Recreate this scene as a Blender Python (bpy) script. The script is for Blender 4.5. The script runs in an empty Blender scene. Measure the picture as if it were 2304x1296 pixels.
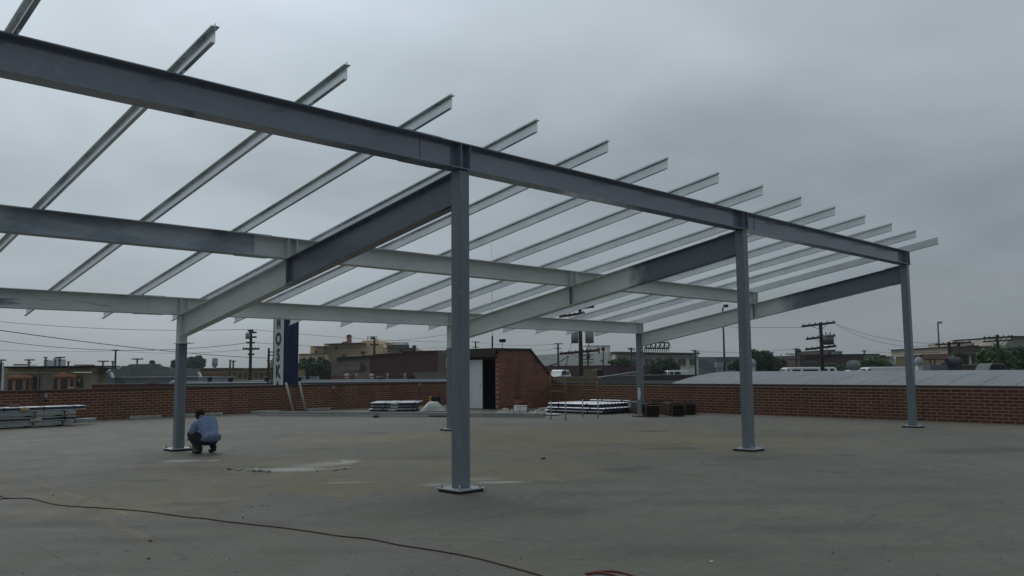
import bpy, bmesh, math, random
from mathutils import Vector, Matrix, Euler, noise
S = bpy.context.scene
C = S.collection
rnd = random.Random(7)
PI = math.pi
# ------------------------------------------------------------ camera
F = 1895.33
PITCH, ROLL, TH = 0.09746, -0.00858, 0.78
CA, SA = math.cos(TH), math.sin(TH)
F1X, F1Y = -0.72743, 11.81614
EYE = 1.65
CAMX = -(F1X*CA + F1Y*SA); CAMY = -(-F1X*SA + F1Y*CA)
cp, sp, cr, sr = math.cos(PITCH), math.sin(PITCH), math.cos(ROLL), math.sin(ROLL)
fw = Vector((0, cp, sp)); up = Vector((0, -sp, cp)); rt = Vector((1, 0, 0))
R2 = cr*rt + sr*up; U2 = -sr*rt + cr*up
def toW(x, y, z=0.0):
    """camera-aligned ground frame (x right, y ahead) -> world frame (x along the girders)"""
    return Vector((x*CA + y*SA + CAMX, -x*SA + y*CA + CAMY, z))
def dW(v): return Vector((v.x*CA + v.y*SA, -v.x*SA + v.y*CA, v.z))
cam_d = bpy.data.cameras.new('camera'); cam = bpy.data.objects.new('camera', cam_d); C.objects.link(cam)
cam_d.sensor_width = 36; cam_d.lens = F/2304*36; cam_d.clip_end = 6000; cam_d.clip_start = 0.05
xa, ya, za = dW(R2), dW(U2), -dW(fw)
cam.matrix_world = Matrix(((xa.x, ya.x, za.x, CAMX), (xa.y, ya.y, za.y, CAMY), (xa.z, ya.z, za.z, EYE), (0, 0, 0, 1)))
S.camera = cam
def ray(u, v): return R2*((u-1152)/F) - U2*((v-648)/F) + fw
def at(u, v, D):
    d = ray(u, v); t = D/d.y
    return Vector((d.x*t, D, EYE + d.z*t))
def G(u, v, z=0.0):
    d = ray(u, v); t = (z-EYE)/d.z
    w = toW(d.x*t, d.y*t, z); return w
def GY(u, Y, z=0.0):
    w = dW(ray(u, 930)); t = (Y-CAMY)/w.y; return Vector((CAMX+w.x*t, Y, z))
# ------------------------------------------------------------ world, sun, exposure
W = bpy.data.worlds.new('World'); S.world = W; W.use_nodes = True
nt = W.node_tree; N = nt.nodes; L = nt.links; N.clear()
def nd(t, **k):
    n = N.new(t)
    for a, b in k.items(): setattr(n, a, b)
    return n
out = nd('ShaderNodeOutputWorld'); bg = nd('ShaderNodeBackground'); bg.inputs[1].default_value = 1.0
L.new(bg.outputs[0], out.inputs[0])
SUNAZ = TH*0 + math.atan2(*(lambda w: (w.x, w.y))(dW(Vector((-0.75, 1, 0))))) # clockwise from +Y
sky = nd('ShaderNodeTexSky', sky_type='NISHITA', sun_disc=False, sun_elevation=math.radians(42), sun_rotation=SUNAZ)
skm = nd('ShaderNodeVectorMath', operation='SCALE'); skm.inputs['Scale'].default_value = 0.08
L.new(sky.outputs[0], skm.inputs[0])
tc = nd('ShaderNodeTexCoord'); sep = nd('ShaderNodeSeparateXYZ'); L.new(tc.outputs['Generated'], sep.inputs[0])
def math_(op, a, b=None, c=None, clamp=False):
    n = nd('ShaderNodeMath', operation=op, use_clamp=clamp)
    for i, x in enumerate((a, b, c)):
        if x is None: continue
        if isinstance(x, (int, float)): n.inputs[i].default_value = x
        else: L.new(x, n.inputs[i])
    return n.outputs[0]
zc = math_('MAXIMUM', sep.outputs[2], 0.0)
den = math_('ADD', zc, 0.16)
px_ = math_('DIVIDE', sep.outputs[0], den); py_ = math_('DIVIDE', sep.outputs[1], den)
cmb = nd('ShaderNodeCombineXYZ'); L.new(px_, cmb.inputs[0]); L.new(py_, cmb.inputs[1])
n1 = nd('ShaderNodeTexNoise'); n1.inputs['Scale'].default_value = 0.75; n1.inputs['Detail'].default_value = 4; n1.inputs['Roughness'].default_value = 0.48; n1.inputs['Distortion'].default_value = 0.35
n2 = nd('ShaderNodeTexNoise'); n2.inputs['Scale'].default_value = 2.2; n2.inputs['Detail'].default_value = 3
L.new(cmb.outputs[0], n1.inputs['Vector']); L.new(cmb.outputs[0], n2.inputs['Vector'])
rp = nd('ShaderNodeMapRange', interpolation_type='SMOOTHSTEP'); L.new(zc, rp.inputs['Value'])
rp.inputs['From Min'].default_value = -0.02; rp.inputs['From Max'].default_value = 0.52
rp.inputs['To Min'].default_value = 0.275; rp.inputs['To Max'].default_value = 0.50
bd = dW(Vector((-0.5, 1, 0.5))).normalized()
dt = nd('ShaderNodeVectorMath', operation='DOT_PRODUCT'); L.new(tc.outputs['Generated'], dt.inputs[0]); dt.inputs[1].default_value = bd
gl = nd('ShaderNodeMapRange', interpolation_type='SMOOTHERSTEP'); L.new(dt.outputs['Value'], gl.inputs['Value'])
gl.inputs['From Min'].default_value = 0.80; gl.inputs['From Max'].default_value = 1.0; gl.inputs['To Min'].default_value = 1.0; gl.inputs['To Max'].default_value = 1.5
bk = nd('ShaderNodeMapRange'); L.new(dt.outputs['Value'], bk.inputs['Value'])
bk.inputs['From Min'].default_value = -0.8; bk.inputs['From Max'].default_value = 0.8; bk.inputs['To Min'].default_value = 0.62; bk.inputs['To Max'].default_value = 1.0
cl1 = math_('MULTIPLY_ADD', n1.outputs['Fac'], 1.35, 0.33); cl2 = math_('MULTIPLY_ADD', n2.outputs['Fac'], 0.14, 0.93)
# clouds fade into flat grey at the horizon
fd = nd('ShaderNodeMapRange'); L.new(zc, fd.inputs['Value']); fd.inputs['From Max'].default_value = 0.22; fd.inputs['To Min'].default_value = 0.15
cc = math_('MULTIPLY', cl1, cl2); cc = math_('SUBTRACT', cc, 1.0); cc = math_('MULTIPLY_ADD', cc, fd.outputs[0], 1.0)
val = math_('MULTIPLY', rp.outputs[0], cc); val = math_('MULTIPLY', val, gl.outputs[0]); val = math_('MULTIPLY', val, bk.outputs[0])
hue = nd('ShaderNodeMix', data_type='RGBA'); hue.inputs[6].default_value = (0.86, 1.0, 1.07, 1); hue.inputs[7].default_value = (0.91, 1.0, 1.12, 1)
L.new(n2.outputs['Fac'], hue.inputs[0])
col = nd('ShaderNodeVectorMath', operation='SCALE'); L.new(hue.outputs[2], col.inputs[0]); L.new(val, col.inputs['Scale'])
mx = nd('ShaderNodeMix', data_type='RGBA'); mx.inputs[0].default_value = 0.06
L.new(col.outputs[0], mx.inputs[6]); L.new(skm.outputs[0], mx.inputs[7]); L.new(mx.outputs[2], bg.inputs[0])
sd = bpy.data.lights.new('sun', 'SUN'); sd.energy = 0.5; sd.angle = math.radians(40); sd.color = (1.0, 0.97, 0.93)
sun = bpy.data.objects.new('sun', sd); C.objects.link(sun)
se = math.radians(42); sdir = Vector((math.sin(SUNAZ)*math.cos(se), math.cos(SUNAZ)*math.cos(se), math.sin(se)))
sun.rotation_euler = sdir.to_track_quat('Z', 'Y').to_euler(); sun.location = (0, 0, 60)
S.view_settings.view_transform = 'Standard'; S.view_settings.look = 'None'; S.view_settings.gamma = 1.0
S.view_settings.exposure = 0.0; S.view_settings.use_curve_mapping = False
# ------------------------------------------------------------ materials
class NT:
    def __init__(s, name):
        s.m = bpy.data.materials.new(name); s.m.use_nodes = True; s.n = s.m.node_tree.nodes; s.l = s.m.node_tree.links
        s.b = s.n['Principled BSDF']; s.tc = s.n.new('ShaderNodeTexCoord')
    def new(s, t, **k):
        n = s.n.new(t)
        for a, b in k.items(): setattr(n, a, b)
        return n
    def put(s, x, inp):
        if hasattr(x, 'links'): s.l.new(x, inp)
        else: inp.default_value = x
    def math(s, op, a, b=None, c=None, clamp=False):
        n = s.new('ShaderNodeMath', operation=op, use_clamp=clamp)
        for i, x in enumerate((a, b, c)):
            if x is not None: s.put(x, n.inputs[i])
        return n.outputs[0]
    def noise(s, scale, detail=4, rough=0.55, vec=None, dist=0.0):
        n = s.new('ShaderNodeTexNoise'); n.inputs['Scale'].default_value = scale; n.inputs['Detail'].default_value = detail
        n.inputs['Roughness'].default_value = rough; n.inputs['Distortion'].default_value = dist
        s.l.new(vec if vec is not None else s.tc.outputs['Object'], n.inputs['Vector']); return n.outputs['Fac']
    def mix(s, f, a, b):
        n = s.new('ShaderNodeMix', data_type='RGBA'); s.put(f, n.inputs[0])
        for x, i in ((a, 6), (b, 7)):
            if isinstance(x, tuple): n.inputs[i].default_value = (*x, 1)
            else: s.l.new(x, n.inputs[i])
        return n.outputs[2]
    def rng(s, x, a, b, c=0.0, d=1.0, smooth=True):
        n = s.new('ShaderNodeMapRange', interpolation_type='SMOOTHSTEP' if smooth else 'LINEAR'); s.put(x, n.inputs['Value'])
        n.inputs['From Min'].default_value = a; n.inputs['From Max'].default_value = b
        n.inputs['To Min'].default_value = c; n.inputs['To Max'].default_value = d; return n.outputs[0]
    def scaled(s, v):
        m = s.new('ShaderNodeMapping'); m.inputs['Scale'].default_value = v; s.l.new(s.tc.outputs['Object'], m.inputs[0]); return m.outputs[0]
    def bump(s, h, st, dist=0.02):
        b = s.new('ShaderNodeBump'); b.inputs['Strength'].default_value = st; b.inputs['Distance'].default_value = dist
        s.l.new(h, b.inputs['Height']); s.l.new(b.outputs[0], s.b.inputs['Normal'])
    def done(s, col, rough=0.6, metal=0.0):
        if isinstance(col, tuple): s.b.inputs['Base Color'].default_value = (*col, 1)
        else: s.l.new(col, s.b.inputs['Base Color'])
        s.put(rough, s.b.inputs['Roughness']); s.put(metal, s.b.inputs['Metallic']); return s.m
_mc = {}
def M(name, c, rough=0.6, metal=0.0, var=0.25, scale=3.0, c2=None, bump=0.0, stretch=(1, 1, 1)):
    if name in _mc: return _mc[name]
    t = NT(name); v = t.scaled(stretch)
    n = t.noise(scale, 5, 0.6, v)
    n = t.rng(n, 0.3, 0.7)
    c2 = c2 or tuple(x*(1-var) for x in c)
    r = t.math('MULTIPLY_ADD', n, 0.12, rough-0.06)
    if bump: t.bump(t.noise(scale*6, 4), bump, 0.01)
    _mc[name] = t.done(t.mix(n, c2, c), r, metal); return _mc[name]
def brick(name, axis, bw=0.305, bh=0.0975, c1=(0.175, 0.058, 0.032), c2=(0.085, 0.028, 0.018), mo=(0.42, 0.28, 0.19), ms=0.011):
    t = NT(name); sp_ = t.new('ShaderNodeSeparateXYZ'); t.l.new(t.tc.outputs['Object'], sp_.inputs[0])
    cb = t.new('ShaderNodeCombineXYZ'); t.l.new(sp_.outputs[axis], cb.inputs[0]); t.l.new(sp_.outputs[2], cb.inputs[1])
    wob = t.noise(2.5, 2); w2 = t.new('ShaderNodeVectorMath', operation='ADD'); t.l.new(cb.outputs[0], w2.inputs[0])
    wv = t.new('ShaderNodeCombineXYZ'); t.l.new(t.math('MULTIPLY_ADD', wob, 0.012, -0.006), wv.inputs[1]); t.l.new(wv.outputs[0], w2.inputs[1])
    b = t.new('ShaderNodeTexBrick'); t.l.new(w2.outputs[0], b.inputs['Vector'])
    b.inputs['Scale'].default_value = 1; b.inputs['Brick Width'].default_value = bw; b.inputs['Row Height'].default_value = bh
    b.inputs['Mortar Size'].default_value = ms; b.inputs['Mortar Smooth'].default_value = 0.25; b.inputs['Bias'].default_value = 0.0
    b.inputs['Color1'].default_value = (*c1, 1); b.inputs['Color2'].default_value = (*c2, 1); b.inputs['Mortar'].default_value = (*mo, 1)
    n = t.rng(t.noise(0.9, 5, 0.6), 0.32, 0.68)
    col = t.mix(t.math('MULTIPLY', n, 0.5), b.outputs['Color'], t.mix(0.55, b.outputs['Color'], (0.05, 0.025, 0.022)))
    lf = t.rng(t.noise(.35, 3, .5), .35, .65); col = t.mix(t.math('MULTIPLY', lf, .35), col, t.mix(.6, col, (0.10, 0.055, 0.03)))
    # grime running down from the coping in patches and efflorescence low down
    g = t.rng(t.noise(1.0, 4, 0.6, t.scaled((1.4, 1.4, 0.25))), 0.55, 0.72); col = t.mix(t.math('MULTIPLY', g, 0.45), col, (0.035, 0.02, 0.018))
    t.bump(b.outputs['Fac'], -0.5, 0.01)
    return t.done(col, 0.85)
steel_blue = None
def painted(name, c, c2, patch=None, rough=0.3, st=(0.6, 0.6, 2.2), fade=None, spec=0.42, rv=0.14):
    t = NT(name)
    n = t.rng(t.noise(1.3, 5, 0.6, t.scaled(st), 0.6), 0.3, 0.72); col = t.mix(n, c2, c)
    if fade:
        sy_ = t.new('ShaderNodeSeparateXYZ'); t.l.new(t.tc.outputs['Object'], sy_.inputs[0]); e = t.math('ADD', sy_.outputs[1], t.math('MULTIPLY_ADD', t.noise(1.6, 4, .6), 1.1, -.55)); col = t.mix(t.rng(e, fade[0]-fade[1], fade[0]+fade[1]), (0.150, 0.180, 0.218), col)
    if patch:
        pn = t.rng(t.noise(1.1, 4, 0.65, t.scaled((0.35, 0.35, 2.4)), 0.5), patch[1], patch[1]+0.08); col = t.mix(pn, col, patch[0])
    ru = t.rng(t.noise(19, 4, 0.75), 0.66, 0.74); col = t.mix(t.math('MULTIPLY', ru, 0.45), col, (0.10, 0.065, 0.045)); ch_ = t.rng(t.noise(2.2, 6, 0.75, t.scaled((1, 1, 1)), 1.2), 0.6, 0.68); col = t.mix(t.math('MULTIPLY', ch_, 0.18), col, (0.5, 0.5, 0.48))
    sc = t.rng(t.noise(14, 3, 0.7), 0.62, 0.8); col = t.mix(t.math('MULTIPLY', sc, 0.25), col, (0.45, 0.47, 0.48))
    r = t.math('MULTIPLY_ADD', n, rv, rough-rv*.36); t.bump(t.noise(9, 3), 0.05, 0.01)
    t.b.inputs['Specular IOR Level'].default_value = spec
    return t.done(col, r)
m_steel = painted('blue_grey_steel_paint', (0.185, 0.22, 0.265), (0.14, 0.17, 0.21), rough=.25)
m_steel_mot = painted('mottled_steel_paint', (0.52, 0.58, 0.62), (0.25, 0.29, 0.34), rough=0.45)
m_gloss = painted('glossy_front_girder_paint', (0.205, 0.24, 0.295), (0.175, 0.21, 0.262), rough=.09, spec=1.0, rv=.04)
m_col = painted('column_steel_paint', (0.208, 0.245, 0.282), (0.162, 0.196, 0.228), rough=.34, st=(3, 3, .35))
m_primer = painted('pale_steel_primer', (0.70, 0.74, 0.72), (0.59, 0.63, 0.62), rough=0.5)
m_primer_p = painted('patched_steel_primer', (0.68, 0.72, 0.70), (0.55, 0.59, 0.58), ((0.16, 0.19, 0.25), 0.56), 0.48)
def galv(name, c=(0.82, 0.86, 0.86), metal=0.75, rough=0.24):
    t = NT(name); vo = t.new('ShaderNodeTexVoronoi'); vo.inputs['Scale'].default_value = 28; t.l.new(t.tc.outputs['Object'], vo.inputs['Vector'])
    n = t.rng(t.noise(1.5, 4), 0.3, 0.7); a = t.mix(n, tuple(x*0.8 for x in c), c)
    a = t.mix(t.math('MULTIPLY', vo.outputs['Distance'], 0.12), a, tuple(x*0.7 for x in c))
    return t.done(a, t.math('MULTIPLY_ADD', n, 0.12, rough), metal)
m_galv = galv('galvanised_steel'); m_galv_s = galv('dull_galvanised_side', (.36, .40, .41), .4, .45); m_galv_b = galv('bright_galvanised_steel', (0.66, 0.70, 0.73), 0.5, 0.32)
m_plate = galv('base_plate_steel', (0.42, 0.44, 0.48), 0.4, 0.45)
m_dark = M('black_gap', (0.006, 0.007, 0.008), 0.8)
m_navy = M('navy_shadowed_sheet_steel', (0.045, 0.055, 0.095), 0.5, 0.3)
m_wood = M('weathered_timber', (0.20, 0.135, 0.08), 0.85, scale=6, stretch=(1, 1, 4))
m_pole = M('creosoted_wood', (0.065, 0.038, 0.026), 0.9, scale=3, stretch=(6, 6, .6), bump=0.3)
m_polef = M('far_dark_wood', (0.035, 0.035, 0.036), 0.9)
m_brickX = brick('brick_left', 0); m_brickY = brick('brick_right', 1, c1=(0.165, 0.052, 0.030), c2=(0.078, 0.026, 0.017)); m_brickH = brick('brick_hut', 0, c1=(0.24, 0.072, 0.04), c2=(0.13, 0.04, 0.024), mo=(0.33, 0.21, 0.145))
m_coping = M('concrete_coping', (0.30, 0.27, 0.24), 0.85); m_black = M('black_rubber_and_shade', (0.012, 0.012, 0.013), 0.6)
m_white = M('white_paint', (0.72, 0.74, 0.74), 0.4, var=0.08); m_grey = M('grey_paint', (0.30, 0.33, 0.34), 0.5)
m_rub = M('broken_pale_concrete', (0.55, 0.54, 0.50), 0.9, scale=8)
m_conc = M('rough_concrete', (0.30, 0.29, 0.26), 0.9, scale=8, bump=0.4)
m_brown = M('brown_coated_steel', (0.085, 0.038, 0.026), 0.5, scale=5); m_yel = M('worn_yellow_paint', (0.25, 0.15, 0.04), 0.6, var=0.5, scale=9)
m_glass = M('dark_window_glass', (0.02, 0.028, 0.032), 0.12, var=0.3)
m_carglass = M('car_glass', (0.015, 0.018, 0.022), 0.08); m_carglass.node_tree.nodes["Principled BSDF"].inputs["Specular IOR Level"].default_value = .2; m_carwhite = M('white_car_paint', (0.78, 0.80, 0.82), 0.25, var=0.05)
m_card = M('cardboard', (0.30, 0.155, 0.085), 0.9); m_film = M('white_plastic_film', (0.52, 0.52, 0.49), 0.45, var=0.3, scale=9)
# ------------------------------------------------------------ mesh helpers
class MB:
    def __init__(s, o=(0, 0, 0)): s.v = []; s.f = []; s.m = []; s.sm = []; s.o = Vector(o); s.mi = 0
    def add(s, vs, fs, smooth=False):
        k = len(s.v); s.v += [Vector(p)-s.o for p in vs]
        for f in fs: s.f.append([i+k for i in f]); s.m.append(s.mi); s.sm.append(smooth)
        return s
    def box(s, x0, x1, y0, y1, z0, z1, mat=None):
        vs = [Vector((x, y, z)) for z in (z0, z1) for y in (y0, y1) for x in (x0, x1)]
        if mat is not None: vs = [mat @ p for p in vs]
        return s.add(vs, [(0, 2, 3, 1), (4, 5, 7, 6), (0, 1, 5, 4), (2, 6, 7, 3), (0, 4, 6, 2), (1, 3, 7, 5)])
    def cyl(s, p0, p1, r0, r1=None, n=10, cap=True, smooth=True):
        p0, p1 = Vector(p0), Vector(p1); r1 = r0 if r1 is None else r1
        d = (p1-p0).normalized(); a = d.orthogonal().normalized(); b = d.cross(a)
        vs = [p + (a*math.cos(2*PI*i/n) + b*math.sin(2*PI*i/n))*r for p, r in ((p0, r0), (p1, r1)) for i in range(n)]
        s.add(vs, [(i, (i+1) % n, n+(i+1) % n, n+i) for i in range(n)], smooth)
        if cap: s.add(vs, [tuple(range(n-1, -1, -1)), tuple(range(n, 2*n))])
        return s
    def bar(s, p0, p1, w, h=None, upv=(0, 0, 1)):
        p0, p1 = Vector(p0), Vector(p1); h = w if h is None else h
        d = (p1-p0); ln = d.length; d.normalize(); u_ = Vector(upv)
        if abs(d.dot(u_)) > 0.99: u_ = Vector((1, 0, 0))
        a = d.cross(u_).normalized(); b = a.cross(d)
        mt = Matrix(((d.x, a.x, b.x, p0.x), (d.y, a.y, b.y, p0.y), (d.z, a.z, b.z, p0.z), (0, 0, 0, 1)))
        return s.box(0, ln, -w/2, w/2, -h/2, h/2, mt)
    def prism(s, prof, p0, p1, a, b, smooth=False, cap=True):
        """prof: closed 2-D outline in axes a,b, swept from p0 to p1"""
        p0, p1, a, b = Vector(p0), Vector(p1), Vector(a), Vector(b); n = len(prof)
        vs = [p + a*q[0] + b*q[1] for p in (p0, p1) for q in prof]
        s.add(vs, [(i, (i+1) % n, n+(i+1) % n, n+i) for i in range(n)], smooth)
        if cap: s.add(vs, [tuple(range(n-1, -1, -1)), tuple(range(n, 2*n))])
        return s
    def tube(s, pts, r, n=6):
        pts = [Vector(p) for p in pts]; k = len(s.v)
        vs = []; a = None
        for i, p in enumerate(pts):
            d = (pts[min(i+1, len(pts)-1)]-pts[max(i-1, 0)]).normalized()
            a = d.orthogonal().normalized() if a is None else (a - d*a.dot(d)).normalized()
            b = d.cross(a); rr = r[i] if isinstance(r, (list, tuple)) else r
            vs += [p + (a*math.cos(2*PI*j/n)+b*math.sin(2*PI*j/n))*rr for j in range(n)]
        fs = [(i*n+j, i*n+(j+1) % n, (i+1)*n+(j+1) % n, (i+1)*n+j) for i in range(len(pts)-1) for j in range(n)]
        s.add(vs, fs, True)
        s.add([v for v in vs[:n]]+[v for v in vs[-n:]], [tuple(range(n-1, -1, -1)), tuple(range(n, 2*n))])
        return s
    def ball(s, c, r, n=12, sc=(1, 1, 1), jit=0.0, seed=0):
        c = Vector(c); m = n//2; vs = []; 
        for i in range(m+1):
            t = PI*i/m
            for j in range(n):
                q = 2*PI*j/n; p = Vector((math.sin(t)*math.cos(q), math.sin(t)*math.sin(q), math.cos(t)))
                rr = r*(1+jit*noise.noise(p*2.3+Vector((seed, 0, 0)))) if jit else r
                vs.append(c+Vector((p.x*sc[0], p.y*sc[1], p.z*sc[2]))*rr)
        return s.add(vs, [(i*n+j, (i+1)*n+j, (i+1)*n+(j+1) % n, i*n+(j+1) % n) for i in range(m) for j in range(n)], True)
    def fr(s, u0, v0, u1, v1, D, th=0.3):
        """box whose front is at distance D ahead of the deck's near corner, th deep"""
        a = at(u0, v1, D); b = at(u1, v0, D); return s.box(min(a.x, b.x), max(a.x, b.x), D, D+th, min(a.z, b.z), max(a.z, b.z))
    def poly(s, pts, D, th):
        q = [at(u, v, D) for u, v in pts]
        return s.prism([(p.x, p.z) for p in q], (0, D, 0), (0, D+th, 0), (1, 0, 0), (0, 0, 1))
    def build(s, name, mat, parent=None, loc=None, rz=0.0, bev=0.0):
        me = bpy.data.meshes.new(name); me.from_pydata([tuple(p) for p in s.v], [], s.f)
        for m_ in (mat if isinstance(mat, (list, tuple)) else [mat]): me.materials.append(m_)
        for p, a, b in zip(me.polygons, s.m, s.sm): p.material_index = a; p.use_smooth = b
        bm = bmesh.new(); bm.from_mesh(me); bmesh.ops.remove_doubles(bm, verts=bm.verts, dist=1e-5)
        bmesh.ops.recalc_face_normals(bm, faces=bm.faces)
        bm.to_mesh(me); bm.free(); me.update()
        o = bpy.data.objects.new(name, me); C.objects.link(o)
        if parent: o.parent = parent
        if loc is not None: o.location = loc
        o.rotation_euler.z = rz
        if bev:
            md = o.modifiers.new('bevel', 'BEVEL'); md.width = bev; md.segments = 2; md.limit_method = 'ANGLE'
        return o
def tag(o, label, cat, group=None, kind=None):
    if label: o['label'] = label
    if cat: o['category'] = cat
    if group: o['group'] = group
    if kind: o['kind'] = kind
    return o
def thing(name, label, cat, loc=(0, 0, 0), rz=0.0, group=None):
    o = bpy.data.objects.new(name, None); C.objects.link(o); o.location = loc; o.rotation_euler.z = rz; o.empty_display_size = 0.2
    return tag(o, label, cat, group)
def struct(name, mb, mat, **k):
    o = mb.build(name, mat, **k); o['kind'] = 'structure'; return o
def part(mb, name, mat, parent, label=None, **k):
    o = mb.build(name, mat, parent, **k)
    if label: o['label'] = label
    return o
# far things live in the camera-aligned ground frame: base point b, rotation -TH
def bthing(name, label, cat, u, D, z=-0.45, group=None):
    p = at(u, 830, D); w = toW(p.x, D, z)
    o = thing(name, label, cat, w, -TH, group); o_ = Vector((p.x, D, z)); return o, o_
# ------------------------------------------------------------ ground
def deck_mat():
    t = NT('stained_concrete_deck'); P = t.tc.outputs['Object']
    big = t.rng(t.noise(0.16, 4, 0.6), 0.3, 0.7); med = t.rng(t.noise(0.9, 6, 0.65, None, 0.6), 0.3, 0.72); fine = t.noise(9, 5, 0.7)
    col = t.mix(big, (0.150, 0.144, 0.106), (0.196, 0.186, 0.142)); col = t.mix(t.math('MULTIPLY', med, 0.5), col, (0.100, 0.098, 0.084))
    # drainage streaks across the deck
    rot = t.new('ShaderNodeMapping'); rot.inputs['Rotation'].default_value = (0, 0, TH+0.1); rot.inputs['Scale'].default_value = (0.22, 2.0, 1); t.l.new(P, rot.inputs[0])
    st = t.rng(t.noise(1.5, 5, 0.6, rot.outputs[0], 0.4), 0.55, 0.75); col = t.mix(t.math('MULTIPLY', st, 0.5), col, (0.088, 0.087, 0.076))
    sx = t.new('ShaderNodeSeparateXYZ'); t.l.new(P, sx.inputs[0]); X, Y = sx.outputs[0], sx.outputs[1]
    wob2 = t.math('MULTIPLY_ADD', t.noise(1.3, 6, 0.7), 1.8, -0.9); wobs = t.math('MULTIPLY_ADD', t.noise(6.5, 5, 0.7), 2.4, -1.2)
    def ell(col, u, v, rx, ry, c, a, ang=0.0, soft=0.5, w=1.0):
        p = G(u, v); dx = t.math('SUBTRACT', X, p.x); dy = t.math('SUBTRACT', Y, p.y)
        an = -TH+ang; ca, sa = math.cos(an), math.sin(an)
        lx = t.math('ADD', t.math('MULTIPLY', dx, ca/rx), t.math('MULTIPLY', dy, sa/rx)); ly = t.math('ADD', t.math('MULTIPLY', dx, -sa/ry), t.math('MULTIPLY', dy, ca/ry))
        d = t.math('SQRT', t.math('ADD', t.math('MULTIPLY', lx, lx), t.math('MULTIPLY', ly, ly)))
        d = t.math('ADD', d, t.math('MULTIPLY', wob2 if rx > 1.2 else wobs, w)); k = t.rng(d, 1-soft, 1+soft*0.4, a, 0.0)
        return t.mix(k, col, c)
    def line(col, p0, p1, hw, c, a, brk=0.5):
        A, B = G(*p0), G(*p1); d = (B-A); ln = d.length; d.normalize()
        ax = t.math('SUBTRACT', X, A.x); ay = t.math('SUBTRACT', Y, A.y)
        s_ = t.math('ADD', t.math('MULTIPLY', ax, d.x), t.math('MULTIPLY', ay, d.y)); q = t.math('ABSOLUTE', t.math('ADD', t.math('MULTIPLY', ax, -d.y), t.math('MULTIPLY', ay, d.x)))
        k = t.rng(q, hw*0.6, hw, 1, 0); k = t.math('MULTIPLY', k, t.math('MULTIPLY', t.rng(s_, -0.05, 0.05), t.rng(s_, ln-0.05, ln+0.05, 1, 0)))
        if brk: k = t.math('MULTIPLY', k, t.rng(t.noise(2.2, 5, 0.7), brk-0.12, brk+0.14))
        return t.mix(t.math('MULTIPLY', k, a), col, c)
    yel = (0.235, 0.19, 0.092)
    for (u, v, rx, ry) in ((1250, 985, 6, 4.5), (1600, 990, 4, 3), (640, 1055, 2.6, 2.4), (900, 985, 3.2, 1.6), (1900, 962, 3.5, .7), (330, 1130, 1.6, 1.3), (1180, 1060, 1.8, 1.6), (760, 1095, 1.6, 1.2)):
        col = ell(col, u, v, rx, ry, yel, 0.55, 0, 0.9, 1.5)
    for (u, v, rx, ry, a) in ((1402, 1057, .40, .32, .85), (1440, 1052, .2, .3, .6), (1528, 1009, .55, .42, .6), (1475, 1009, .35, .18, .6), (1465, 970, .55, .4, .75), (847, 974, .5, .4, .7), (1040, 1125, 1.0, .8, .4), (1075, 1150, 1.7, .9, .35), (403, 1025, .9, .7, .4), (2240, 1012, 1.7, .6, .5), (1300, 1085, .8, .3, .35), (1690, 1030, .8, .5, .4), (2150, 1018, 1.3, .4, .35), (960, 1030, .9, .4, .3), (430, 1134, .45, .2, .6), (1980, 1100, 1.8, .5, .3), (1500, 1240, 1.4, .4, .28), (560, 1180, 1.3, .3, .35), (1850, 1190, 1.0, .3, .35), (1395, 1000, 1.6, .6, .35), (1360, 1110, 1.2, .3, .3), (1630, 1130, 1.4, .3, .3), (300, 1215, 1.0, .25, .35), (760, 1240, .9, .2, .3), (1750, 980, 2.4, .8, .35), (1150, 955, 1.8, .9, .35), (330, 1082, .4, .2, .6), (1905, 1024, .3, .2, .6), (470, 1053, 1.6, .5, .3), (120, 1180, 1.2, .3, .3), (2120, 1235, 1.0, .2, .25), (1290, 1150, .5, .3, .35)):
        col = ell(col, u, v, rx, ry, (0.040, 0.038, 0.031), a, 0, 0.75, 0.75)
    for (u, v, rx, ry, a) in ((655, 1056.5, .55, .34, .95), (700, 1048, .5, .35, .4), (775, 1039, .30, .42, .95), (740, 1043, .4, .4, .5), (410, 1037, .40, .20, .85), (478, 1036, .14, .16, .8), (1125, 1085, .42, .14, .8), (770, 1086, .4, .10, .5), (990, 1090, .35, .2, .5), (590, 1058, .4, .22, .8), (745, 1057, .4, .12, .5), (1060, 1078, .5, .25, .35)):
        col = ell(col, u, v, rx, ry, (0.52, 0.51, 0.47), a, 0.1, 0.9, 0.45)
    col = ell(col, 757, 1038.5, .13, .15, (0.16, 0.10, 0.045), 0.95, 0, 0.5, 0.3)
    yl = (0.26, 0.215, 0.07)
    for p0, p1 in (((0, 1062), (90, 1082)), ((60, 1078), (320, 1168)), ((0, 1092), (130, 1128)), ((130, 1128), (330, 1210)), ((60, 1090), (250, 1078)), ((640, 1095), (860, 1130)), ((1000, 1075), (1110, 1050)), ((900, 1065), (1010, 1090))):
        col = line(col, p0, p1, 0.06, yl, 0.5, 0.47)
    for p0, p1 in (((80, 1228), (145, 1262)), ((145, 1262), (215, 1296)), ((340, 1205), (405, 1230)), ((0, 1205), (80, 1228))):
        col = line(col, p0, p1, 0.006, (0.05, 0.05, 0.045), 0.7, 0)
    # hairline cracks
    vo = t.new('ShaderNodeTexVoronoi', feature='DISTANCE_TO_EDGE'); vo.inputs['Scale'].default_value = 0.28
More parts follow.
